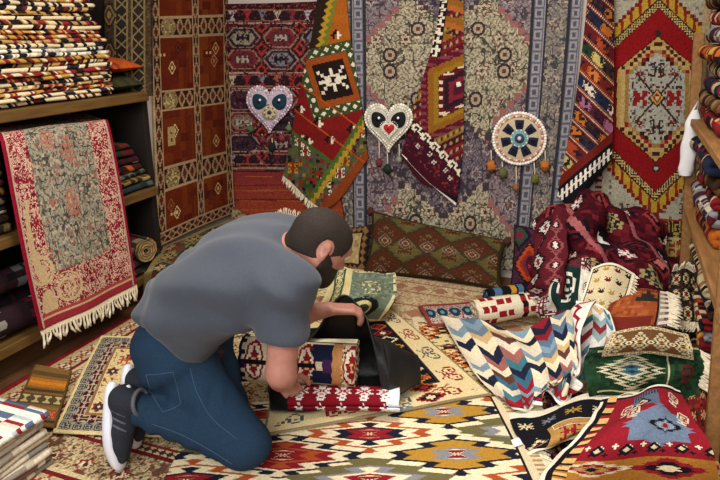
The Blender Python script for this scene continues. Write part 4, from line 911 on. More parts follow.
# ------------------------------------------------------------------ the heap of kilims at the right
def heap():
    up = (-.3, -.6, .8)
    def zig(c, r, cols, n, per, amp, seed, shift=2, edge=True):
        k = Cv(c, r, 'e8e0cc'); x, y = k.X, k.Y
        tri = np.abs((x / per) % 1 - .5) * 2; b = np.floor((y + amp * tri) / n).astype(int); col = np.floor(x / per).astype(int)
        q = (b * 3 + col * shift + (b * col) % 3) % len(cols)
        for i, cc in enumerate(cols): k.m(q == i, cc)
        return k
    # carpet under the heap
    r, c = 150, 190; P = flat([(505, 325), (712, 325), (730, 492), (545, 492)], r, c, .012, .001, 12)
    k = Cv(c, r, '3a1418'); k.floral(k.X > -1, .4, '8a6a4c', '20202c', ('8c2a2c', 'c8b088', '20202c'), 4, 24, .22); k.speckle(k.X > -1, ['5a1a1e', '241a24', '7a3a30'], .35, 2, 3); k.ring(0, 4, '7c1a22'); k.ring(4, 16, '1f2030'); k.ringdia(4, 16, 11, ['a88a5c', '7c1a22'])
    o = cloth('dark_carpet', P, k.jitter(.16).a, PILE, away=(0, 0, 1), thick=.006); tag(o, 'dark red and navy carpet lying under the heap of kilims', 'carpet')
    # small folds by the near post
    r, c = 70, 60; P = drape([[(686, 384, .12), (702, 380, .14), (716, 384, .13)], [(684, 410, .08), (704, 406, .1), (722, 410, .08)], [(690, 440, .02), (708, 440, .02), (726, 440, .02)]], r, c, 'z', .014, 41, 12)
    k = Cv(c, r, '6b1a1e'); k.speckle(k.X > -1, ['8c2a22', '4a1418', '54321f'], .5, 4, 2); [k.bmp(STAR, 12 + i * 18, 20 + j * 24, 1.2, 1.4, {'X': 'b89a6c'}) for i in range(3) for j in range(3)]
    o = cloth('red_kilim', P, k.jitter(.12).a, away=up, thick=.007, back=True); tag(o, 'small red kilim crumpled at the foot of the near rack post', 'kilim')
    r, c = 80, 70; P = drape([[(672, 272, 3.28), (686, 268, 3.3), (700, 276, 3.3)], [(668, 296, 3.1), (686, 292, 3.08), (700, 300, 3.1)], [(672, 322, 2.98), (688, 324, 2.95), (702, 324, 2.98)]], r, c, 'y', .016, 43, 13)
    k = Cv(c, r, '241c1c'); k.speckle(k.X > -1, ['4a2a24', '17161a', '6b5c3c'], .5, 4, 2); [k.dia(14 + i * 22, 16 + j * 26, 10, 12, ['c8b888', '2a1c18', '8c2a2c'], 2, 4, 5) for i in range(3) for j in range(3)]
    o = cloth('black_tufted_kilim', P, k.jitter(.12).a, away=up, thick=.007, back=True); tag(o, 'dark kilim with pale tufts bunched against the far rack post', 'kilim'); fringe(P[-1], (-.2, -.8, -.3), 30, .05, .005, FRINGE, o, 3); fringe(P[0], (0, -.3, 1), 18, .035, .005, FRINGE, o, 4)
    # burgundy kilim mound
    r, c = 170, 160
    P = drape([[(538, 224, 3.5), (558, 205, 3.53), (585, 192, 3.52), (612, 194, 3.55), (640, 214, 3.56), (668, 236, 3.57)], [(534, 252, 3.34), (560, 240, 3.28), (590, 226, 3.22), (620, 232, 3.3), (652, 250, 3.4), (680, 262, 3.45)],
               [(530, 280, 3.22), (562, 272, 3.08), (600, 262, 3.08), (636, 268, 3.15), (668, 288, 3.26), (694, 292, 3.3)], [(528, 302, 3.14), (568, 306, 2.98), (606, 304, 2.96), (650, 316, 3.04), (690, 328, 3.1), (704, 330, 3.1)]], r, c, 'y', .028, 3, 9, ((.03, 2.6, .6, .4), (.02, 1.2, 2.3, 1), (.012, 5, -2, 2)))
    k = Cv(c, r, '4a0f1a'); x, y = k.X, k.Y; al = x > -1
    k.speckle(al, ['5c1620', '3a0c16', '6b1e26'], .5, 5, 2)
    for i in range(7):
        for j in range(7):
            cx, cy = i * 27 + (j % 2) * 13, j * 27 + 12
            q = (i * 3 + j * 5) % 6
            if q == 0: k.dia(cx, cy, 13, 15, ['15131a', '8c2a30', '4a0f1a'], 2, 4, 5); k.bmp(STAR, cx, cy, 1.3, 1.3, {'X': 'e4dcd0'})
            elif q == 1: k.m((np.abs(x - cx) < 9) & (np.abs(y - cy) < 11), '15131a'); k.bmp(['X....', 'XXX..', 'XXXXX'], cx, cy, 2.4, 3, {'X': 'e4dcd0'})
            elif q == 2: k.dia(cx, cy, 14, 14, ['a89468', '1f2a24', 'a89468', '4a0f1a'], 2, 5, 6)
            elif q == 3: k.dia(cx, cy, 12, 15, ['8c3034', '2a0c14', 'b06058'], 2)
            elif q == 4: k.bmp(HOOK, cx, cy, 2.2, 2.2, {'X': '15131a'})
    for s, cc in ((40, 'a05a5c'), (104, 'a05a5c')): k.m(np.abs(x - s - y * .25) < 2.5, cc)
    o = cloth('burgundy_kilim', P, k.jitter(.14).a, away=up, thick=.008, back=True); tag(o, 'crumpled burgundy kilim with black and white motifs heaped under the striped kilim', 'kilim')
    # pink-wine strip left of it
    r, c = 100, 60; P = drape([[(537, 226, 3.40), (552, 212, 3.40), (566, 210, 3.36)], [(532, 256, 3.18), (548, 246, 3.10), (566, 240, 3.06)], [(524, 284, 3.08), (545, 280, 2.96), (566, 272, 2.90)], [(522, 296, 3.06), (546, 300, 2.92), (568, 296, 2.88)]], r, c, 'y', .016, 8, 10, ((.012, 1.4, .8, 1), (.008, .5, 3, 0)))
    k = Cv(c, r, '5a1a24')
    for j in range(6): k.dia(18, 10 + j * 18, 15, 10, ['15131a', 'd8ccc0', '7a2c34'], 2, 4, 4); k.dia(44, 18 + j * 18, 12, 9, ['8c4a4c', '4a0f1a', 'd8ccc0'], 2, 3, 4)
    o = cloth('rose_kilim', P, k.jitter(.14).a, away=up, thick=.007, back=True); tag(o, 'wine and rose kilim strip on the left flank of the burgundy heap', 'kilim')
    # green-white hooked kilim in the heap
    r, c = 90, 90; P = drape([[(548, 272, 3.04), (572, 262, 3.0), (600, 262, 2.98)], [(544, 296, 2.93), (568, 290, 2.88), (596, 290, 2.86)], [(540, 318, 2.9), (566, 318, 2.82), (594, 318, 2.8)]], r, c, 'y', .016, 11, 11, ((.02, 1.5, 1.2, 2), (.01, 3, -1, 0)))
    k = Cv(c, r, 'dcd6c8'); k.m((k.X > 22) & (k.X < 62), '17302c'); k.bmp(HOOK, 42, 42, 3.6, 4.6, {'X': 'dcd6c8'}); k.ringtile(0, 12, COMB, {'X': '6b2430'}); k.bmp(HOOK, 74, 40, 1.8, 2, {'X': '4a3a5a'}); k.bmp(RAM, 10, 52, 1.5, 2, {'X': '5a2434'})
    o = cloth('green_hooked_kilim', P, k.jitter(.12).a, away=up, thick=.007, back=True); tag(o, 'white kilim with a dark green hooked panel in front of the burgundy heap', 'kilim')
    # cream and brown bird kilim
    r, c = 110, 90; P = drape([[(592, 268, 2.92), (612, 264, 2.94), (634, 274, 2.96)], [(584, 292, 2.82), (606, 290, 2.81), (628, 298, 2.84)], [(576, 314, 2.78), (598, 320, 2.73), (616, 326, 2.74)]], r, c, 'y', .008, 13)
    k = Cv(c, r, 'd8c8a0')
    for i in range(4):
        for j in range(5): k.bmp(['X...X', '.X.X.', 'XXXXX', '.XXX.'], 14 + i * 22 + 8 * (j % 2), 12 + j * 22, 2.6, 2.6, {'X': ('2a1c18', 'b08a3c', '6b1c22')[(i + j) % 3]})
    k.ring(0, 5, 'efe4c8'); k.ring(5, 7, '2a1c18')
    o = cloth('bird_kilim', P, k.jitter(.1).a, away=up, thick=.007, back=True); tag(o, 'small cream kilim with black and gold bird motifs on the heap', 'kilim'); fringe(P[:, -1], (.6, -.5, -.3), 40, .03, .003, FRINGE, o, 2)
    # orange brown kilim with fringe
    r, c = 110, 110; P = drape([[(620, 290, 2.9), (645, 288, 2.93), (668, 292, 2.97)], [(608, 308, 2.76), (640, 306, 2.78), (670, 306, 2.84)], [(600, 328, 2.7), (634, 330, 2.7), (668, 326, 2.76)]], r, c, 'y', .008, 15)
    k = Cv(c, r, 'a0502a'); k.speckle(k.X > -1, ['8c4422', 'b06038'], .4, 6, 3); k.bmp(['..X..', '.XXX.', 'XXXXX'], 66, 24, 9, 12, {'X': '2c2c26'}); k.m(k.X > 88, 'a8947c'); k.m(np.abs(k.X - 88) < 2, '2a1c1c'); k.ringtile(0, 9, COMB, {'X': '5a2420'}); k.m((k.X > 92) & ((k.Y % 16) < 8), 'e0d8cc'); k.m((k.Y > 80) & (k.X < 80), '7a2c24')
    o = cloth('terracotta_kilim', P, k.jitter(.1).a, away=up, thick=.007, back=True); tag(o, 'terracotta kilim with a white fringed end on the right of the heap', 'kilim'); fringe(P[:, -1], (.9, -.3, -.2), 44, .045, .0045, FRINGE, o, 4)
    # tan kilim with cream medallions over the green one
    r, c = 70, 110; P = drape([[(612, 332, .34), (650, 326, .34), (688, 334, .32)], [(606, 345, .31), (650, 342, .32), (692, 348, .30)], [(602, 356, .26), (650, 354, .27), (694, 360, .25)]], r, c, 'z', .006, 17)
    k = Cv(c, r, '6b4a2c'); 
    for i in range(4): k.dia(14 + i * 28, 36, 15, 26, ['d8c8a0', '2a1c18', 'd8c8a0', '8c6a34', '4a1c1c'], 4, 4, 6)
    k.ringtile(0, 8, COMB, {'X': 'd8c8a0'})
    o = cloth('tan_medallion_kilim', P, k.jitter(.1).a, away=up, thick=.007, back=True); tag(o, 'tan kilim with cream stepped medallions folded above the green kilim', 'kilim')
    # green kilim
    r, c = 120, 150; P = drape([[(588, 348, .26), (650, 342, .28), (704, 350, .27)], [(584, 366, .2), (645, 366, .22), (706, 370, .21)], [(588, 392, .11), (645, 392, .13), (702, 396, .12)], [(596, 412, .02), (645, 412, .03), (704, 416, .03)]], r, c, 'z', .012, 19, 8, ((.012, .6, 1.8, 1), (.008, 2.6, .5, 0)))
    k = Cv(c, r, '1f3a26'); x, y = k.X, k.Y; k.speckle(x > -1, ['24442c', '1a2c22', '2c4a2c'], .5, 5, 2)
    k.dia(58, 46, 44, 34, ['cfc4a0', '1f3a26', 'cfc4a0', '3a6474', '1f2a3a'], 4, 12, 8); k.m((np.abs(x - 58) < 46) & (np.abs(np.abs(y - 46) - 34) < 1.6), 'cfc4a0')
    for i in range(5): k.bmp(COMB, 12 + i * 32, 96, 1.4, 1.8, {'X': '3a2c20'})
    k.bmp(HOOK, 126, 50, 2.4, 3, {'X': '6b1c24'}); k.m(y > 108, '5a1a1c'); k.m(np.abs(y - 106) < 1.6, 'cfc4a0'); k.m(np.abs(x - 104) < 1.5, 'cfc4a0')
    o = cloth('green_kilim', P, k.jitter(.12).a, away=up, thick=.007, back=True); tag(o, 'dark green kilim with a pale blue diamond spread on the right of the heap', 'kilim')
    e = P[:70, -1]; fringe(e, (.8, -.5, -.2), 34, .05, .005, FRINGE, o, 5)
    # pale zigzag kilim behind the chevron one
    r, c = 140, 70; P = drape([[(576, 300, .30), (598, 304, .30), (610, 312, .29)], [(574, 330, .22), (600, 330, .23), (616, 334, .22)], [(566, 372, .10), (592, 362, .14), (614, 350, .15)], [(560, 400, .03), (584, 384, .06), (613, 358, .10)]], r, c, 'z', .008, 23)
    k = zig(c, r, ['e8e4da', '3a6a6c', 'd8d8d4', '8fa8a8', 'e8e4da', '5a7a8c', 'c8a878', '8a2a34'], 11, 24, 12, 1); k.ring(0, 4, 'f0ece2')
    o = cloth('pale_zigzag_kilim', P, k.jitter(.08).a, away=up, thick=.007, back=True); tag(o, 'white and teal zigzag kilim fold behind the right edge of the chevron kilim', 'kilim')
    # chevron kilim
    r, c = 220, 230
    P = drape([[(442, 318, .07), (472, 322, .12), (510, 327, .17), (545, 318, .23), (572, 307, .30), (592, 297, .36)], [(452, 338, .07), (486, 340, .13), (522, 345, .17), (550, 337, .22), (571, 329, .26), (586, 320, .30)],
               [(467, 362, .06), (500, 364, .12), (532, 366, .15), (556, 358, .17), (571, 352, .2), (582, 348, .22)], [(484, 384, .055), (512, 388, .10), (538, 386, .12), (560, 380, .13), (572, 376, .15), (580, 374, .15)],
               [(502, 400, .045), (519, 411, .05), (538, 407, .06), (547, 391, .09), (561, 405, .06), (578, 389, .07)]], r, c, 'z', .014, 27, 8, ((.016, 1.6, -1.1, .5), (.009, 3.4, -.8, 2), (.006, .8, 3.2, 1)))
    k = zig(c, r, ['e4d6b4', '8c1f2a', '5a7088', 'd8cdb8', '1f2438', '9a6058', '7a94a4', '3f7480', '8c1f2a', 'e4d6b4', '6b7c8c', 'c8a878', '1f2438', '5a3a34', '3a6478'], 17, 29, 17, 4)
    x, y = k.X, k.Y; rt = x > 196; k.m(rt, 'e4dfd6'); k.m(rt & (np.abs(x - 207 - 7 * (np.abs((y / 26) % 1 - .5) * 4 - 1)) < 5), '8c1f2a'); k.m(x > 222, 'f2eee4')
    k.m((y > r - 5), 'f2eee4'); k.m((y > r - 24) & (y < r - 8) & (np.abs(y - (r - 15) - 5 * (np.abs((x / 26) % 1 - .5) * 4 - 1)) < 4), '9a1f28'); k.m(x < 3, 'd8ccb4')
    o = cloth('chevron_kilim', P, k.jitter(.08).a, away=up, thick=.007, back=True); tag(o, 'large kilim of blue, red and cream chevrons draped in the middle of the heap', 'kilim')
    # black banded kilim under its edge
    r, c = 90, 150; P = drape([[(508, 416, .03), (556, 404, .05), (610, 392, .09), (640, 393, .12)], [(514, 430, .05), (558, 418, .09), (606, 406, .13), (634, 402, .15)], [(524, 444, .05), (564, 434, .10), (604, 420, .14), (630, 410, .16)], [(514, 456, .034), (556, 446, .06), (598, 432, .10), (628, 416, .12)]], r, c, 'z', .006, 31, 9, ((.010, 2.2, .6, 1),))
    k = Cv(c, r, '17161c'); x, y = k.X, k.Y
    k.m(y < 12, 'ece2cc'); k.m((y > 40) & (x > 34) & (x < 84), 'b0864a'); k.bmp(RAM, 58, 60, 2.6, 2.6, {'X': '8c1f26'}); k.ringtile(40, 41, ['X'], {'X': 'e0d4b8'})
    for i in range(6): k.bmp(STAR, 14 + i * 26, 26, 1.7, 1.5, {'X': ('d8c8a0', '7a8088', 'b08a3c')[i % 3]})
    k.m((x > 100) & (x < 122) & (y > 16), '8c1f26'); k.m((x > 122) & (y > 14), 'c8b48c'); k.bmp(COMB, 134, 50, 1.8, 4, {'X': '17161c'}); k.dia(17, 66, 14, 16, ['d8c8a0', '17161c', '8c1f26'], 3, 4, 5); k.m(y > r - 7, 'ece2cc')
    o = cloth('black_banded_kilim', P, k.jitter(.1).a, away=up, thick=.007, back=True); tag(o, 'black kilim with tan and cream panels folded in front of the chevron kilim', 'kilim')
    # red and blue kilim in the front right
    r, c = 190, 210
    P = drape([[(604, 400, .16), (632, 392, .2), (656, 389, .22), (680, 390, .22)], [(585, 424, .19), (622, 416, .24), (660, 410, .26), (694, 414, .25)], [(566, 446, .15), (612, 440, .21), (660, 436, .24), (709, 442, .22)], [(546, 468, .06), (600, 470, .12), (660, 468, .15), (716, 470, .14)], [(538, 484, .04), (596, 492, .05), (660, 494, .05), (718, 494, .05)]], r, c, 'z', .010, 33, 8, ((.012, 1.3, .9, 2),))
    k = Cv(c, r, '8c1c28'); k.Y = k.Y * 1.28; x, y = k.X, k.Y
    k.m((np.abs(x - 140) < 46) & (y > 64) & (y < 128), '6b7c94'); k.dia(140, 96, 60, 50, ['6b7c94'], 5, 10, 10); k.dia(150, 92, 34, 16, ['17161c', '8a98aa', '8c1c28'], 3, 8, 7)
    k.m((np.abs(x - 110) < 32) & (y > 14) & (y < 50), '5c6a80'); k.tile((np.abs(x - 110) < 32) & (y > 14) & (y < 24), (x % 7) / 7, (y - 14) / 10, ['X.', 'X.'], {'X': '17161c'}); k.dia(104, 40, 20, 14, ['17161c', 'd8ccb0', '8c1c28'], 3)
    for cx, cy, ang in ((92, 62, 0), (176, 30, .4), (186, 70, .4), (70, 40, 0)): k.bmp(HOOK, cx, cy, 3.4, 3.2, {'X': 'd8ccb0'}, ang)
    for i in range(9): k.bmp(['.X.', 'XXX', '.X.'], 42 + i * 19, 136 + 3 * (i % 2), 3, 3, {'X': 'e4d8bc'}); k.bmp(['.X.', 'XXX', '.X.'], 50 + i * 19, 150, 2.4, 2.4, {'X': '17161c'})
    k.m((y > 128) & (y < 158) & (np.abs((x % 38) - 19) + np.abs(y - 143) < 11), '17161c'); k.m((y > 128) & (y < 158) & (np.abs((x % 38) - 19) + np.abs(y - 143) < 5), 'd8c8a0')
    k.m(y > 160, 'a8702c'); k.dia(60, 180, 50, 20, ['d8c8a0', '8c1c28', 'b0864a', '17161c'], 3, 8, 7); k.dia(150, 182, 50, 20, ['8c1c28', '17161c', 'd8c8a0'], 3, 8, 7)
    k.m(x < 7, 'e8e0cc'); k.m((x > 7) & (x < 16), '17161c'); k.m(y < 4, 'e8e0cc'); k.m((y > 4) & (y < 9), '17161c'); k.m((x > 16) & (x < 34) & ((y % 22) < 11), 'd8b070'); k.m((x > 16) & (x < 34) & ((y % 22) > 11) & ((y % 22) < 16), '17161c')
    o = cloth('red_blue_kilim', P, k.jitter(.1).a, away=up, thick=.008, back=True); tag(o, 'red kilim with pale blue panels and white hooks, front right beside the rack post', 'kilim')
    # rolled red kilim behind the chevron one
    roll('rolled_kilim', fl(474, 314, .09) , fl(548, 302, .12), .062, ['ded2b6', '8a1c24', '17161c', 'e4d6b4', '8c1f26', 'ded2b6'], 5, 'rolled red and cream kilim lying behind the chevron kilim', 2.4, per=.04)
    roll('rolled_kilim', fl(486, 297, .07), fl(556, 287, .09), .055, ['17161c', 'c08a2c', '4a6a8c', 'd8c8a0', '17161c'], 8, 'rolled black, gold and blue striped kilim behind the red roll', 2.2, per=.04)
    # cream-green curled runner beside the man's head
    r, c = 120, 100
    P = drape([[(334, 262, .22), (352, 272, .22), (372, 272, .2), (394, 276, .16)], [(328, 278, .22), (350, 288, .25), (374, 288, .23), (396, 292, .17)], [(322, 296, .17), (346, 304, .22), (368, 306, .2), (390, 308, .13)], [(316, 312, .08), (342, 318, .1), (362, 322, .09), (380, 322, .06)]], r, c, 'z', .018, 37, 12)
    k = Cv(c, r, '6f7c6a'); x, y = k.X, k.Y; k.m(x < 34, 'd8cc94'); k.m((x > 8) & (x < 24), '4a5a44'); k.tile((x > 9) & (x < 23), (x - 9) / 14, (y % 14) / 14, HOOK, {'X': 'd8cc94'})
    k.bmp(HOOK, 64, 34, 4, 3.4, {'X': 'd8cc94'}); k.m((np.hypot((x - 62) / 26, (y - 82) / 28) < 1), '1c2420'); k.m((np.hypot((x - 60) / 16, (y - 84) / 18) < 1), 'd8cc94'); k.m((np.hypot((x - 62) / 9, (y - 86) / 10) < 1), '3a4438')
    k.ring(0, 4, 'ddd3a4'); k.speckle((x > 34) & (y < 60), ['8a967c', '5c6a5a'], .3, 3, 2)
    o = cloth('sage_runner', P, k.jitter(.12).a, away=up, thick=.008, back=True); tag(o, 'sage green and cream runner bunched up just right of the man\'s head', 'rug')
    fringe(P[:80, 0], (-.8, -.3, -.2), 34, .05, .006, plain('yellow_fringe', 'd8cc94', .95, .2, 100), o, 6)
heap()

# ------------------------------------------------------------------ pile in the back left corner
def back_left():
    z = .004; g = 'folded rugs piled under the rust kilim'
    for i, (nm, pal, h) in enumerate((('dark wine', ['3a161a', '241a1c', '6b2a28', '55452e'], .05), ('olive and red', ['55492c', '6b2424', '2c3430', '8a7440'], .05), ('grey brown', ['5a4a3c', '3a2a24', '7a6648', '54221f'], .045), ('brown and green', ['4a3a2a', '3a4430', '8a6a3a', '5a2420'], .045))):
        folded('folded_rug', -1.93 + .01 * i, 3.15, z, .50 - .03 * i, .80 - .03 * i, 2, h / 2.15, pal, 80 + i, '%s folded rug, %s in the pile under the rust hanging' % (nm, ORD[i]), 'folded rug', g, per=.06, wob=.006); z += h + .004
    r, c = 120, 90
    P = drape([[(163, 247, .235), (200, 232, .235), (236, 219, .235)], [(155, 257, .245), (200, 245, .245), (248, 230, .245)], [(146, 272, .235), (196, 260, .24), (258, 242, .235)], [(143, 292, .08), (196, 284, .09), (262, 264, .08)]], r, c, 'z', .008, 4)
    k = Cv(c, r, '4a4028'); x, y = k.X, k.Y; k.speckle(x > -1, ['6b2c24', '2c3a36', '8a7440', '3a2a22', '5c5434'], .6, 5, 3)
    for i in range(4):
        for j in range(4): k.dia(12 + i * 24, 16 + j * 30, 13, 17, [('6b2424', '8a7a4c', '2a3c38')[(i + j) % 3], '221a18', 'a8925c', '6b2424'], 3, 4, 5)
    k.ring(0, 6, '7a6a44')
    o = cloth('olive_kilim', P, k.jitter(.14).a, away=(.3, -.5, .8), thick=.008, back=True); tag(o, 'olive and red kilim spread over the pile in the back left corner', 'kilim')
    roll('rolled_rug', fl(140, 262, .1), fl(176, 238, .1), .07, ['54242a', '8a7a58', '2c3634', '6b4a3c'], 24, 'small patterned rolled rug left of the back left pile', 2.4)
    # black and cream fold and tan cushion by the man's shoulder
    r, c = 60, 80; P = drape([[(266, 222, 3.3), (286, 214, 3.3), (306, 222, 3.32)], [(262, 234, 3.2), (286, 228, 3.16), (312, 234, 3.2)], [(258, 252, 3.14), (286, 252, 3.08), (318, 254, 3.12)]], r, c, 'y', .01, 6)
    k = Cv(c, r, 'e0d4b4'); k.dia(44, 24, 30, 22, ['15131a'], 4, 8, 7); k.bmp(STAR, 44, 22, 1.6, 1.6, {'X': 'e0d4b4'}); k.ringtile(0, 10, COMB, {'X': '15131a'})
    o = cloth('black_star_kilim', P, k.jitter(.1).a, away=(0, -.6, .8), thick=.008, back=True); tag(o, 'cream kilim end with a black star behind the man\'s shoulder', 'kilim'); fringe(P[0], (.1, .2, 1), 26, .03, .004, FRINGE, o, 3)
    C = Cv(50, 40, '8a7a58'); C.speckle(C.X > -1, ['7a6a48', '5a4a38', '94845c'], .5, 4, 2)
    cushion('tan_cushion', (bk(232, 206, D - .08), bk(264, 222, D - .10), bk(268, 252, D - .3), bk(226, 246, D - .3)), .05, C.jitter(.14).a, 'small tan cushion in the back left corner below the plain red skirt', seed=8)
    C = Cv(50, 50, 'a08a5c'); C.ring(0, 9, '2a1f1c'); C.ringdia(1, 8, 7, ['7a5a34']); C.speckle(C.inset() > 9, ['8a7448', 'b09a6c'], .4, 4, 2)
    cushion('tan_cushion', (bk(338, 226, D - .06), bk(372, 224, D - .06), bk(366, 276, D - .22), bk(334, 274, D - .22)), .05, C.jitter(.14).a, 'tan cushion with a dark edge between the man\'s head and the wide cushion', seed=9)
back_left()

# ------------------------------------------------------------------ corner stack, front left
def corner_stack():
    g = 'folded cream kilims at the front left'; z = .006
    pals = [['d8ccb0', '8a8478', 'c8b898', 'a89c88'], ['c8bca4', 'e0d6c0', '94887a', '7a5a4c'], ['b8ac98', '8c8074', 'd0c4ac', 'a89c88'], ['d0c4ac', 'a89480', 'e0d6c0', '8a8478']]
    c0 = fl(-22, 452, .10)
    for i in range(8):
        folded('folded_kilim', c0[0] - .06, c0[1] - .12, z, .42 + .012 * (i % 3), .50, 2, .0105, pals[i % 4], 100 + i, 'plain pale folded kilim, %s from the floor in the front left stack' % ORD[i], 'folded kilim', g, per=.11, wob=.004); z += .0105 * 2.1 + .0015
    folded('folded_kilim', c0[0] - .05, c0[1] - .12, z, .44, .5, 2, .013, ['eae4d6', '5a6a84', 'e6e0d0', 'b8c0c4', 'e6e0d0', 'd8ccb8', 'eae4d6', '8c2a30'], 120, 'white folded kilim with blue and red motifs on top of the front left stack', 'folded kilim', g, per=.013, wob=.006)
corner_stack()

# ------------------------------------------------------------------ right rack
def rack():
    X0 = .415
    root = thing('rug_rack', (.65, 2.9, 0), 'pale wooden rug rack with two posts at the right edge', 'shelf')
    LEAN = -.085
    def lean(o):
        n = len(o.data.vertices); v = np.empty(n * 3, np.float32); o.data.vertices.foreach_get('co', v); v = v.reshape(-1, 3); v[:, 0] += LEAN * v[:, 2]; o.data.vertices.foreach_set('co', v.ravel()); o.data.update()
    X0 = .415
    for y in (3.46, 2.16): lean(box('post', (X0, y, 0), (X0 + .045, y + .045, 1.38 if y > 3 else 1.95), WOOD, root))
    for y in (3.46, 2.16): lean(box('post', (.86, y, 0), (.92, y + .06, 1.95), WOOD, root))
    zs = []
    for px, py in ((690, 122), (686, 212)):
        zs.append(lf(690, py + 4, X0)[2])
    zs = [bk(690, 118, 3.44)[2], bk(686, 208, 3.44)[2]]
    for z in zs:
        box('shelf_board', (X0 + .004 + LEAN * z, 2.10, z - .032), (.90 + LEAN * z, 3.52, z), WOOD, root)
    g = 'folded rugs on the right rack'; rs = np.random.RandomState(6)
    P3 = [('red striped', ['7c1f24', 'c8b48c', '1d1a1e', 'a8401f']), ('grey and wine', ['8a8a8c', '541a22', 'c8bca8', '2a2a34']), ('orange and black', ['a85a1f', '1d1a1e', 'c89a4c', '6b1c20']), ('cream and brown', ['c8b890', '4a3424', '8a6a44', '1d181c']), ('navy and red', ['232a40', '7c1f24', 'b8a888', '1d1a1e']), ('dark brown', ['3a281c', '6b4a2c', '241c18', '8a6a44'])]
    for s, (z0, n) in enumerate(((zs[0], 8), (zs[1], 6), (.005, 8))):
        z = z0 + .007
        for i in range(n):
            nm, pal = P3[(i * 5 + s * 2) % 6]; h = .055 + .02 * rs.rand() if s != 2 else .045
            if s == 1 and z + h > zs[0] - .055: break
            if s == 2 and z + h > zs[1] - .055: break
            folded('folded_rug', X0 + .235 + LEAN * z + .012 * rs.randn(), 3.10, z, .36, .62, 2, h / 2.15, pal, 140 + s * 20 + i, '%s folded rug, %s on the %s of the right rack' % (nm, ORD[i], ['top board', 'middle board', 'floor'][s]), 'folded rug', g, ang=PI, per=.045, wob=.007)
            z += h + .004
    # white bag hung on the post
    r, c = 30, 16; u = np.linspace(0, 2 * PI, c + 1)[None]; v = np.linspace(0, 1, r + 1)[:, None]
    ct = bk(690, 143, 3.425); ww = .035 * (np.minimum(1, .35 + 3 * v) * np.minimum(1, .7 + 3 * (1 - v)))
    P = np.stack([ct[0] + ww * np.cos(u) * (1 + .1 * np.sin(v * 14 + u * 2)), ct[1] + .022 * np.sin(u) * np.minimum(1, .3 + 3 * v) + 0 * v, ct[2] + .155 - .31 * v + 0 * u], -1)
    b = mk('paper_bag', P.reshape(-1, 3), gquads(r, c), PAPER, None, None, True); tag(b, 'narrow white bag hanging on the far post of the right rack', 'bag')
    tube('handle', [ct + [-.01, 0, .15], ct + [0.01, .035, .19], ct + [.012, .03, .15]], .004, PAPER, b)
rack()

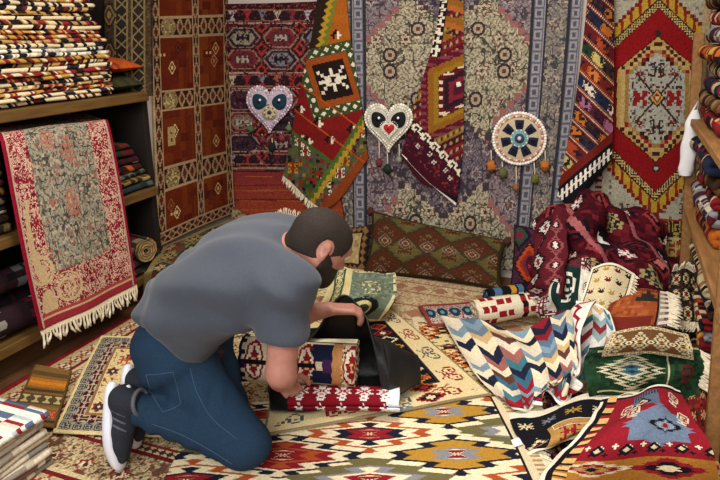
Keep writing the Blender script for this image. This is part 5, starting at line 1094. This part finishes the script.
# ------------------------------------------------------------------ soft solids (smooth unions turned into one skin)
class Field:
    def __init__(s, lo, hi, h):
        s.lo = np.array(lo, float); s.h = h; s.n = np.ceil((np.array(hi) - s.lo) / h).astype(int) + 1
        s.f = np.full(s.n, .12); s.ax = [s.lo[i] + h * np.arange(s.n[i]) for i in range(3)]
    def sub(s, lo, hi, pad):
        a = [max(0, int((lo[i] - pad - s.lo[i]) / s.h)) for i in range(3)]; b = [min(s.n[i], int((hi[i] + pad - s.lo[i]) / s.h) + 2) for i in range(3)]
        sl = tuple(slice(a[i], max(a[i], b[i])) for i in range(3))
        return sl, np.stack(np.meshgrid(*[s.ax[i][sl[i]] for i in range(3)], indexing='ij'), -1)
    def add(s, d, sl, k):
        a = s.f[sl]; h = np.maximum(k - np.abs(a - d), 0) / k; s.f[sl] = np.minimum(a, d) - h * h * k / 4
    def cap(s, p, q, r0, r1=None, k=.03, cut=None):
        p, q = np.asarray(p, float), np.asarray(q, float); r1 = r0 if r1 is None else r1; R = max(r0, r1)
        sl, X = s.sub(np.minimum(p, q) - R, np.maximum(p, q) + R, .07); v = q - p; t = np.clip(((X - p) @ v) / max(v @ v, 1e-9), 0, 1)
        d = np.linalg.norm(X - p - t[..., None] * v, axis=-1) - (r0 + (r1 - r0) * t)
        if cut is not None: d = np.maximum(d, (X - np.asarray(cut[0])) @ (np.asarray(cut[1]) / np.linalg.norm(cut[1])))
        s.add(d, sl, k); return s
    def ell(s, c, B, rad, k=.02, sign=1):
        """ellipsoid at c with axes the rows of B"""
        c = np.asarray(c, float); R = max(rad); sl, X = s.sub(c - R, c + R, .05); L = (X - c) @ np.asarray(B).T; q = np.linalg.norm(L / rad, axis=-1)
        d = (q - 1) * min(rad)
        if sign < 0: s.f[sl] = np.maximum(s.f[sl], -d)
        else: s.add(d, sl, k)
        return s
    def mesh(s):
        f = s.f; n = f.shape; ins = f < 0
        c = np.zeros(tuple(x - 1 for x in n), int); acc = np.zeros(c.shape + (3,)); cnt = np.zeros(c.shape)
        sh = lambda A, o: A[tuple(slice(o[i], n[i] - 1 + o[i]) for i in range(3))]
        for a in range(3):
            for o1 in (0, 1):
                for o2 in (0, 1):
                    o = [0, 0, 0]; o[(a + 1) % 3] = o1; o[(a + 2) % 3] = o2; e = list(o); e[a] = 1
                    f0, f1 = sh(f, o), sh(f, e); m = (f0 < 0) != (f1 < 0)
                    t = np.where(m, f0 / np.where(m, f0 - f1, 1), 0); pt = np.zeros(c.shape + (3,)); pt += o; pt[..., a] = t
                    acc += np.where(m[..., None], pt, 0); cnt += m
        act = cnt > 0; idx = np.full(c.shape, -1); idx[act] = np.arange(act.sum())
        g = np.stack(np.nonzero(act), -1); V = s.lo + s.h * (g + acc[act] / cnt[act][:, None])
        Q = []
        for a in range(3):
            b, d = (a + 1) % 3, (a + 2) % 3
            sl0 = [slice(1, n[i] - 1) for i in range(3)]; sl1 = list(sl0); sl0[a] = slice(0, n[a] - 1); sl1[a] = slice(1, n[a])
            m = ins[tuple(sl0)] != ins[tuple(sl1)]; p = np.stack(np.nonzero(m), -1); up_ = ins[tuple(sl0)][m]
            for i in range(3):
                if i != a: p[:, i] += 1
            off = lambda x, y: idx[tuple((p - (np.eye(3, dtype=int)[b] * x + np.eye(3, dtype=int)[d] * y)).T)]
            q = np.stack([off(0, 0), off(1, 0), off(1, 1), off(0, 1)], -1); q[~up_] = q[~up_][:, ::-1]; Q.append(q)
        Q = np.concatenate(Q); return V, Q[(Q >= 0).all(1)]
def skin(name, fld, mat, parent, it=2):
    V, Q = fld.mesh()
    for _ in range(it):                                     # light smoothing
        A = np.zeros_like(V); n = np.zeros(len(V))
        for i in range(4):
            np.add.at(A, Q[:, i], V[Q[:, (i + 1) % 4]] + V[Q[:, i - 1]]); np.add.at(n, Q[:, i], 2)
        V = V * .4 + .6 * A / n[:, None]
    return mk(name, V, Q, mat, None, parent, True)
def nrm(v): v = np.asarray(v, float); return v / np.linalg.norm(v)

# ------------------------------------------------------------------ the man kneeling
def man():
    root = thing('person', (-1.15, 1.68, .006), 'kneeling man in a grey t-shirt, blue jeans and dark trainers packing a rolled kilim', 'person')
    W = nrm([-.26, .965, .0])                               # across the body, away from the camera
    hipN = bk(180, 355, 1.60); hipF = hipN + W * .20
    kneN = fl(245, 445, .124); kneF = fl(226, 404, .124)
    ankN = bk(143, 410, 1.47); ankF = ankN + [0, .13, 0]
    heelN, toeN = bk(121, 395, 1.45), fl(125, 450, .09)
    heelF = heelN + [-.03, .115, .0]; toeF = toeN + [-.03, .115, 0]
    cy = 1.70
    axis = [(bk(182, 325, cy), .13, .098), (bk(193, 306, cy), .136, .110), (bk(204, 295, cy), .14, .120), (bk(234, 275, cy), .14, .122), (bk(260, 267, cy), .15, .105), (bk(277, 262, cy), .15, .078)]
    shN, shF = bk(287, 283, 1.535), bk(287, 283, 1.535) + W * .34 + [0, 0, -.01]
    elN = bk(281, 373, 1.47); wrN = bk(283, 382, 1.76); haN = bk(290, 385, 1.92)
    elF = bk(285, 318, 1.93); wrF = bk(329, 309, 1.99); haF = bk(342, 309, 2.01)
    neck = bk(291, 252, cy)
    fd = nrm([.53, .56, -.62]); sd = nrm(np.cross(fd, (0, 0, 1))); ud = np.cross(sd, fd)    # head: forward, (right) side, up
    hc = bk(321, 242, cy + .02)
    hp = lambda f, u, s_=0: hc + (fd * f + ud * u + sd * s_) * .95
    # body: one continuous skin
    B = Field((-1.65, 1.30, 0), (-.45, 2.15, 1.02), .0058)
    for i in range(len(axis) - 1):
        for t in (0, .5):
            (a, w0, r0), (b, w1, r1) = axis[i], axis[i + 1]; c = a + (b - a) * t; w_ = w0 + (w1 - w0) * t; r = (r0 + (r1 - r0) * t) - .022
            B.cap(c - W * (w_ - .03), c + W * (w_ - .03), r, r, .06)
    for h_, k_, a_, t_ in ((hipN, kneN, ankN, heelN), (hipF, kneF, ankF, heelF)):
        B.cap(h_, k_, .08, .055, .03); B.cap(k_, a_, .05, .035, .02)
    B.cap(heelN, heelN * .3 + toeN * .7, .026, .018, .02); B.cap(ankN, heelN, .032, .03, .02); B.cap(heelF, heelF * .3 + toeF * .7, .026, .018, .02); B.cap(ankF, heelF, .032, .03, .02)
    B.cap(axis[-1][0] - [.02, 0, .01], neck, .065, .056, .05); B.cap(neck, hp(-.035, -.035), .056, .056, .03)
    B.cap(shN, elN, .053, .043, .04); B.cap(elN, elN * .55 + wrN * .45, .042, .041, .02); B.cap(elN * .55 + wrN * .45, wrN, .041, .028, .02)
    B.cap(shF, elF, .056, .044, .04); B.cap(elF, elF * .6 + wrF * .4, .043, .040, .02); B.cap(elF * .6 + wrF * .4, wrF, .040, .027, .02)
    # head
    B.ell(hp(-.012, .018), [fd, sd, ud], [.095, .074, .082], .02); B.ell(hp(.035, .0), [fd, sd, ud], [.055, .063, .071], .03)
    B.ell(hp(.040, -.065), [fd, sd, ud], [.049, .049, .046], .03); B.cap(hp(.07, -.098, -.012), hp(.07, -.098, .012), .024, .024, .03)
    B.cap(hp(.0, -.06, -.052), hp(.062, -.09, -.02), .026, .022, .025); B.cap(hp(.0, -.06, .052), hp(.062, -.09, .02), .026, .022, .025)
    B.cap(hp(.088, .012), hp(.112, -.030), .009, .013, .012); B.cap(hp(.104, -.034, -.012), hp(.104, -.034, .012), .009, .009, .008)
    B.cap(hp(.084, .024, -.034), hp(.088, .022, .034), .011, .011, .016)
    B.cap(hp(.090, -.062, -.018), hp(.090, -.062, .018), .0075, .0075, .008); B.cap(hp(.088, -.074, -.014), hp(.088, -.074, .014), .0085, .0085, .008)
    for s_ in (-1, 1):
        B.ell(hp(.094, .004, s_ * .031), [fd, sd, ud], [.012, .016, .010], sign=-1)
        e = hp(-.012, -.014, s_ * .080); n_ = nrm(sd * s_ * 1 - fd * .45)
        eb = [nrm(np.cross(n_, ud)), n_, ud]
        B.ell(e, eb, [.0145, .0075, .0245], .007); B.ell(e + n_ * .0065 + fd * .002, eb, [.008, .0055, .015], sign=-1); B.ell(e - ud * .022 + fd * .003, eb, [.009, .007, .010], .006)
    # hands: palm, four fingers, thumb
    def hand(wr, ha, palm_n, thumb_side, curl, sc=1.0):
        d = nrm(ha - wr); n_ = nrm(palm_n - d * np.dot(palm_n, d)); s_ = nrm(np.cross(n_, d)) * thumb_side
        pc = wr + d * .045 * sc
        for o in (-.027, -.009, .009, .027): B.cap(wr + d * .012 + s_ * o * .7, wr + d * .085 * sc + s_ * o, .0145, .0115, .012)
        for j, (o, ln) in enumerate(((.029, .072), (.0095, .080), (-.010, .075), (-.028, .060))):
            p = wr + d * .088 * sc + s_ * o; a = 0
            for ph, c in zip((.42, .32, .26), curl):
                a += c; dr = d * math.cos(a) + n_ * math.sin(a); q = p + dr * ln * ph * sc
                B.cap(p, q, .0098, .0088, .005); p = q
        p = wr + d * .022 + s_ * .028
        for dr, ln in ((nrm(d * .55 + s_ * .75 + n_ * .3), .042), (nrm(d * .85 + s_ * .3 + n_ * .5), .032), (nrm(d * .8 - s_ * .05 + n_ * .7), .026)):
            q = p + dr * ln * sc; B.cap(p, q, .0125, .0100, .006); p = q
    hand(wrF, haF, np.array([.25, .1, -1.0]), -1, (.55, .8, .6))
    hand(wrN, haN, np.array([.2, .5, -.9]), 1, (.3, .5, .4))
    B.f[..., 0] = np.maximum(B.f[..., 0], .01)
    body = skin('body', B, SKIN, root, 2)
    # eyes and brows
    for s_ in (-1, 1):
        V, Q = sphere(hp(.084, .004, s_ * .031), .0125, 14, 10); ey = mk('eye', V, Q, pm('e8e2da', .3), None, body, True)
        V, Q = sphere(hp(.0925, .000, s_ * .031), .0055, 10, 8); mk('iris', V, Q, pm('2a1a12', .3), None, ey, True)
        tube('eyebrow', [hp(.092, .026, s_ * .014), hp(.096, .030, s_ * .03), hp(.083, .026, s_ * .046)], [.003, .0045, .002], HAIRM, body)
    # hair and beard follow the skull
    def shell(name, mat, infl, keep, lo, hi):
        S = Field(lo, hi, .0045)
        S.ell(hp(-.012, .018), [fd, sd, ud], [.095 + infl, .074 + infl, .082 + infl], .02); S.ell(hp(.035, .0), [fd, sd, ud], [.055 + infl, .063 + infl, .071 + infl], .03)
        S.ell(hp(.040, -.065), [fd, sd, ud], [.049 + infl, .049 + infl, .046 + infl], .03); S.cap(hp(.07, -.098, -.012), hp(.07, -.098, .012), .024 + infl, .024 + infl, .03)
        S.cap(hp(.0, -.06, -.052), hp(.062, -.09, -.02), .026 + infl, .022 + infl, .025); S.cap(hp(.0, -.06, .052), hp(.062, -.09, .02), .026 + infl, .022 + infl, .025)
        if name == 'hair': S.cap(neck, hp(-.035, -.035), .056 + infl, .056 + infl, .03)
        X = np.stack(np.meshgrid(*S.ax, indexing='ij'), -1) - hc; X = X / .95; f_, u_, s_ = X @ fd, X @ ud, X @ sd
        S.f = np.maximum(S.f, keep(f_, u_, np.abs(s_))); return skin(name, S, mat, body, 1)
    lo, hi = hc - .17, hc + .17
    def kh(f, u, s_):
        line = np.where(f < -.03, -.055 + .3 * (f + .03), np.where(f < .03, -.055 + (f + .03) * .7, np.where(f < .05, -.013 + (f - .03) * .6, -.001 + (f - .05) * 2.1 - .35 * np.maximum(0, s_ - .03))))
        ear = .026 - np.hypot(f + .012, (u + .012) * .75); ear = np.where(s_ > .05, ear, -1)
        return np.maximum(line - u, ear)
    shell('hair', HAIRM, .0028, kh, lo, hi)
    def kb(f, u, s_):
        top = np.where(f < .045, -.012 - (f + 0) * .55, -.046 + 0 * f); mouth = .012 - np.hypot((u + .068) * 1.0, s_ * .55); mouth = np.where(f > .05, mouth, -1)
        return np.maximum(np.maximum(u - top, -.012 - f + .008), mouth)
    shell('beard', BEARDM, .006, kb, lo, hi)
    # t-shirt
    T = Field((-1.60, 1.36, .25), (-.60, 2.10, 1.0), .0075)
    hemn = nrm(axis[0][0] - axis[2][0]); hemp = axis[0][0] - hemn * .02; cutn = nrm(hemn - W * .62)
    for i in range(len(axis) - 1):
        for t in (0, .25, .5, .75):
            (a, w0, r0), (b, w1, r1) = axis[i], axis[i + 1]; c = a + (b - a) * t; w_ = w0 + (w1 - w0) * t; r = r0 + (r1 - r0) * t
            T.cap(c - W * (w_ - .015), c + W * (w_ - .015), r, r, .06, (hemp, cutn) if i < 2 else None)
    T.cap(axis[-1][0], neck - (neck - axis[-1][0]) * .3, .078, .070, .05, (axis[-1][0] * .25 + neck * .75, neck - axis[-1][0]))
    for sh, el in ((shN, elN), (shF, elF)):
        cu = sh + (el - sh) * .60; T.cap(sh + (axis[-2][0] - sh) * .25, sh + (el - sh) * .05, .085, .078, .05); T.cap(sh, sh + (el - sh) * .7, .074, .072, .05, (cu, el - sh))
    X = np.stack(np.meshgrid(*T.ax, indexing='ij'), -1); ad = nrm(axis[3][0] - axis[0][0]); al = (X - axis[0][0]) @ ad; pr = (X - axis[0][0]) @ np.cross(W, ad); ac = (X - axis[0][0]) @ W
    fold = np.sin(al * 46 + pr * 24 + 2 * np.sin(ac * 9)) * np.exp(-((al - .05) / .12) ** 2) * .0055 + np.sin(al * 30 - pr * 34 + 3 * np.sin(ac * 7 + 1)) * .0035 + np.sin(ac * 38 + al * 14) * .0022
    fold = fold + np.sin((X - shN) @ nrm([.6, .2, 1.0]) * 70 + 1.5 * np.sin(al * 20)) * .004 * np.exp(-(np.linalg.norm(X - shN - [-.04, 0, -.06], axis=-1) / .14) ** 2)
    T.f = T.f + fold * 1.9
    tee = skin('t_shirt', T, TEE, root, 1)
    tn = nrm(neck - axis[-1][0]); t1 = nrm(np.cross(tn, (0, 0, 1))); t2 = np.cross(tn, t1); cc = axis[-1][0] * .27 + neck * .73
    tube('collar', [cc + (t1 * math.cos(q) + t2 * math.sin(q)) * .070 for q in np.linspace(0, 2 * PI, 33)], .0055, TEE, tee)
    # jeans
    J = Field((-1.62, 1.36, 0), (-.78, 2.12, .58), .0085); jp = hemp - hemn * .035
    pel = [(hipN, hipF)]
    for t in (0, .33, .66, 1):
        c = (axis[0][0] * (1 - t) + (hipN + hipF) / 2 * t); J.cap(c - W * (.125), c + W * .125, .098 + .014 * t, .098 + .014 * t, .05)
    J.cap(hipN + [-.06, 0.02, .0], hipF + [-.06, -.02, .0], .108, .108, .06)
    for h_, k_, a_ in ((hipN, kneN, ankN), (hipF, kneF, ankF)):
        J.cap(h_ * .55 + k_ * .45 + [0, 0, -.06], h_ * .75 + a_ * .25 + [0, 0, -.02], .07, .07, .05); J.cap(h_, k_, .105, .078, .04); J.cap(k_, a_, .074, .058, .025, (a_ + nrm(a_ - k_) * .018, a_ - k_))
    X = np.stack(np.meshgrid(*J.ax, indexing='ij'), -1)
    for h_, k_ in ((hipN, kneN), (hipF, kneF)):
        t = (X - h_) @ nrm(k_ - h_); w2 = np.exp(-((t - .10) / .14) ** 2); J.f = J.f + np.sin(t * 62 + 30 * ((X - h_) @ W)) * .0036 * w2 + np.sin(t * 26 + (X @ np.array([12., 20, 31]))) * .003
    for k_, a_ in ((kneN, ankN), (kneF, ankF)):
        t = (X - a_) @ nrm(k_ - a_); J.f = J.f + np.sin(t * 85 + (X @ np.array([20., 9, 6]))) * .0045 * np.exp(-((t - .06) / .09) ** 2) * (X[..., 2] < .32)
    J.f[..., 0] = np.maximum(J.f[..., 0], .004)
    # folds must not cut the floor
    jeans = skin('jeans', J, DENIM, root, 2)
    # stitched seams and a back pocket, then the belt
    from mathutils.bvhtree import BVHTree
    me = jeans.data; jl = wloc(jeans)
    tree = BVHTree.FromPolygons([tuple(np.array(v.co) + jl) for v in me.vertices], [tuple(p.vertices) for p in me.polygons])
    def stitch(name, pix, r=.0013):
        pts = []
        q = spline(np.array(pix, float)[:, None, :].repeat(2, 1), 24, 1)[:, 0]
        for p in q:
            h = tree.ray_cast((0, 0, H), Vector(ray(*p)).normalized())
            if h[0] is not None: pts.append(np.array(h[0]) + np.array(h[1]) * .0006)
        if len(pts) > 2: tube(name, pts, r, THR, jeans, 6)
    THR = plain('denim_thread', '3d5a70', .9, .2, 200)
    for pix in ([(146, 375), (160, 374), (173, 372)], [(173, 372), (178, 390), (181, 404)], [(181, 404), (172, 409), (163, 412)], [(163, 412), (153, 396), (146, 375)]): stitch('pocket_seam', pix)
    stitch('side_seam', [(190, 368), (197, 392), (212, 418), (238, 440)]); stitch('leg_seam', [(152, 424), (180, 434), (210, 450), (232, 464)])
    # back pocket outline and belt
    bc = hemp + cutn * .016; Bt = Field((-1.62, 1.36, .1), (-.78, 2.12, .62), .0065)
    for t in (0, .33, .66, 1):
        c = (axis[0][0] * (1 - t) + (hipN + hipF) / 2 * t); Bt.cap(c - W * (.125), c + W * .125, .103 + .014 * t, .103 + .014 * t, .05)
    Bt.cap(hipN + [-.06, 0.02, .0], hipF + [-.06, -.02, .0], .113, .113, .06)
    X = np.stack(np.meshgrid(*Bt.ax, indexing='ij'), -1); Bt.f = np.maximum(Bt.f, np.abs((X - bc) @ cutn) - .016)
    skin('belt', Bt, LEATHER, root, 1)
    # shoes
    def shoe(heel, toe, inst):
        t_ = nrm(toe - heel); n_ = nrm(np.asarray(inst, float) - t_ * np.dot(inst, t_)); s_ = np.cross(t_, n_); L = .275; o = heel - t_ * .035 - n_ * .048
        pt = lambda a, b, c=0: o + t_ * a + n_ * b + s_ * c
        allp = np.array([pt(a, b, c) for a in (-.02, L + .02) for b in (-.02, .15) for c in (-.07, .07)])
        S = Field(allp.min(0) - .01, allp.max(0) + .01, .0055)
        S.cap(pt(.040, .055, -.010), pt(.040, .055, .010), .034, .034, .02); S.cap(pt(.050, .060), pt(.060, .110), .036, .040, .03, (pt(.058, .118), n_ + t_ * .1))
        S.cap(pt(.060, .055), pt(.15, .050), .040, .036, .03); S.cap(pt(.150, .040, -.014), pt(.190, .036, -.012), .030, .028, .02); S.cap(pt(.150, .040, .014), pt(.195, .036, .010), .030, .028, .02); S.cap(pt(.195, .034), pt(.235, .032), .032, .027, .02)
        S.f = np.maximum(S.f, -((np.stack(np.meshgrid(*S.ax, indexing='ij'), -1) - pt(0, .022)) @ n_)); sh = skin('shoe', S, SHOE, root, 1)
        # sole: a rounded footprint slab
        a = np.linspace(0, 2 * PI, 40, endpoint=False); fx = L / 2 + (L / 2 + .006) * np.cos(a); fw = .044 * np.sin(a) * (1 + .18 * np.sin((fx / L - .35) * 5)) * (np.abs(np.sin(a)) ** -.25)
        V, Q = [], []
        for b, g_ in ((.0, .86), (.003, .97), (.016, 1.03), (.028, 1.0), (.032, .94)):
            for x, w_ in zip(fx, np.nan_to_num(fw)): V.append(pt(L / 2 + (x - L / 2) * g_, b + .012 * max(0, (x / L - .75)) * 2, w_ * g_))
        for i in range(4):
            for j in range(40): Q.append([i * 40 + j, i * 40 + (j + 1) % 40, i * 40 + 40 + (j + 1) % 40, i * 40 + 40 + j])
        V += [pt(L / 2, 0), pt(L / 2, .032)]; m = len(V); T_ = [[m - 2, j, (j + 1) % 40] for j in range(40)] + [[m - 1, 160 + j, 160 + (j + 1) % 40] for j in range(40)]
        mk('sole', V, Q, SOLE, None, sh, True, T_)
        for i in range(3):
            x0 = .085 + i * .024
            for sg in (-1, 1): tube('stripe', [pt(x0 - .012, .040, sg * .0415), pt(x0, .062, sg * .040), pt(x0 + .012, .080, sg * .030)], .0035, SHOEGR, sh, 6)
        tube('collar', [pt(.058 + .040 * math.cos(q), .118, .040 * math.sin(q)) for q in np.linspace(0, 2 * PI, 25)], .007, SHOEGR, sh)
        V, Q = sphere(pt(.012, .078), .009, 12, 8, 0, None, (1, 1, 1.3)); mk('heel_tab', V, Q, SOLE, None, sh, True)
    shoe(heelN, toeN, [1, .1, 0]); shoe(heelF, toeF, [1, .1, 0])
man()

# ------------------------------------------------------------------ the rolls and the bag
def packing():
    p0, p1 = fl(245, 356, .18), fl(357, 363, .175); Dv = p1 - p0; L = np.linalg.norm(Dv); Dv /= L
    A = np.cross(Dv, (0, 0, 1)); A /= np.linalg.norm(A); Bv = np.cross(A, Dv); R = .102
    cl = spiral(.018, R - .006, 5.2, 72); n = len(cl); tot = np.sum(np.linalg.norm(np.diff(cl, axis=0), axis=1)); per = 2 * PI * R
    kW, kH = 190, 120; k = Cv(kW, kH, 'e2d5b2'); x, y = k.X, k.Y            # pattern: x along the roll, y round it
    for cx in (26, 112, 186):
        for cy in (28, 88):
            q = np.hypot((x - cx) / 15, (y - cy) / 15); k.m(q < 1, '8c1c28'); k.m(q < .82, 'ece0c4'); k.dia(cx, cy, 10, 11, ['8c1c28', '8c1c28', 'd8b070'], 3, 3, 4)
    for cx in (66, 146):
        for cy in (28, 88):
            w_ = 14 if cx < 100 else 24
            k.m((np.abs(x - cx) < w_) & (np.abs(y - cy) < 16) & (np.abs(y - cy) > 3), '1f2340' if cx > 100 else 'b8c0c4'); k.m((np.abs(x - cx) < w_ + 4 - 5 * ((y / 6) % 1)) & (np.abs(np.abs(y - cy) - 10) < 5), '1f2340' if cx > 100 else '9aa6ae')
            if cx > 100: k.m((x > cx + 8) & (x < cx + 28 - 6 * ((y / 6) % 1)) & (np.abs(y - cy) < 17), 'c8905a'); k.m((np.abs(x - cx) < 8) & (np.abs(y - cy) < 4), '4a2a5a')
    for cy in (28, 88): k.m((np.abs(y - cy) < 1) & (x < 128), '17161c')
    k.m(x < 5, '1f2340'); k.m((x > 5) & (x < 11) & ((y % 8) < 4), '1f2340'); k.m((np.abs(y - 118) < 1.4) | (np.abs(y - 57) < 1.2) | (np.abs(y - 52) < 1.2), '3a3026')
    im = k.jitter(.08).a
    def col(s, l, side):
        i = np.clip((l / L * kW).astype(int), 0, kW - 1); j = (((tot - s) / per * kH * 1.0 + 71).astype(int)) % kH
        return im[j, i]
    o = ribbon('rolled_kilim', cl, .0105, L, 110, col, p0, A, Bv, Dv, wob=.002, seed=3)
    tag(o, 'cream rolled kilim with red ovals and navy blocks under the man\'s arms', 'rolled kilim')
    # red rug below
    q0, q1 = fl(290, 396, .088), fl(399, 398, .088); D2 = q1 - q0; L2 = np.linalg.norm(D2); D2 /= L2
    A2 = np.cross(D2, (0, 0, 1)); A2 /= np.linalg.norm(A2); B2 = np.cross(A2, D2)
    k2 = Cv(140, 60, '7a1320')
    for i in range(5):
        for cy in (14, 44): k2.dia(14 + i * 27, cy, 11, 13, ['d8d4cc', '9a1726', 'd8d4cc'], 3, 6, 5)
    k2.m(k2.X > 128, 'dfe2e6'); k2.m((k2.X > 122 + 5 * ((k2.Y / 7) % 1)), 'dfe2e6'); k2.m(np.abs(k2.Y - 29) < 2, '5c0f1a'); im2 = k2.jitter(.08).a
    cl2 = spiral(.015, .056, 3, 60); cl2[:, 1] *= .62; cl2[:, 0] *= 1.25; s2 = np.sum(np.linalg.norm(np.diff(cl2, axis=0), axis=1))
    o = ribbon('rolled_rug', cl2, .008, L2, 80, lambda s, l, sd: im2[(((s2 - s) / .26 * 60 + 18).astype(int)) % 60, np.clip((l / L2 * 140).astype(int), 0, 139)], q0, A2, B2, D2, wob=.002, seed=5)
    tag(o, 'flattened red rolled rug with pale motifs half inside the black bag', 'rolled rug')
    # bag
    a, b = fl(268, 377, .16), fl(418, 372, .12); ad = nrm((b - a) * [1, 1, 0]); fr = nrm(np.cross(ad, (0, 0, 1))); up_ = np.array([0, 0, 1.0])
    if fr[1] > 0: fr = -fr
    r, c = 110, 120; U = np.linspace(0, 1, c + 1)[None]; Vv = np.linspace(0, 1, r + 1)[:, None]
    sm = lambda x: np.clip(x, 0, 1) ** 2 * (3 - 2 * np.clip(x, 0, 1))
    end = math.radians(112) + (math.radians(-28) - math.radians(112)) * sm((U - .60) / .16)      # where the mouth's edge lies
    st = math.radians(332)
    ph = st + (end - st) * Vv
    hand_u = .53
    rf = .135 + 0 * ph; lift = np.exp(-((U - hand_u) / .17) ** 2) * np.exp(-((Vv - 1) / .22) ** 2) * .20 * (U < .75) + 0
    taper = 1 - .62 * sm((U - .72) / .28)
    rx = rf * (.92 + .1 * np.sin(U * 5)) * taper; rz = (.125 + lift) * (1 - .55 * sm((U - .74) / .26))
    ctr = a + (b - a) * U[..., None]
    rs = np.random.RandomState(9); wr = sum(np.sin(U * q[0] * 9 + Vv * q[1] * 9 + q[2] * 5) for q in rs.randn(9, 3)) * .0045
    back_lean = fr * (-.05) * (lift[..., None] / .2)
    P = ctr + fr * ((rx + wr) * np.cos(ph))[..., None] + up_ * ((rz + wr) * np.sin(ph))[..., None] + back_lean
    P[..., 2] = np.maximum(P[..., 2], .058 + .006 * np.sin(U * 30 + Vv * 11) + .004)
    o = cloth('garment_bag', P, np.tile(lin('0f1013'), (r, c, 1)), NYLON, None, .002, None, True); tag(o, 'black cloth bag being pulled over the cream rolled kilim', 'bag')
    e = P[-1, :]; tube('hem', e[::3], .0042, pm('1a1b20', .5), o, 6)
packing()
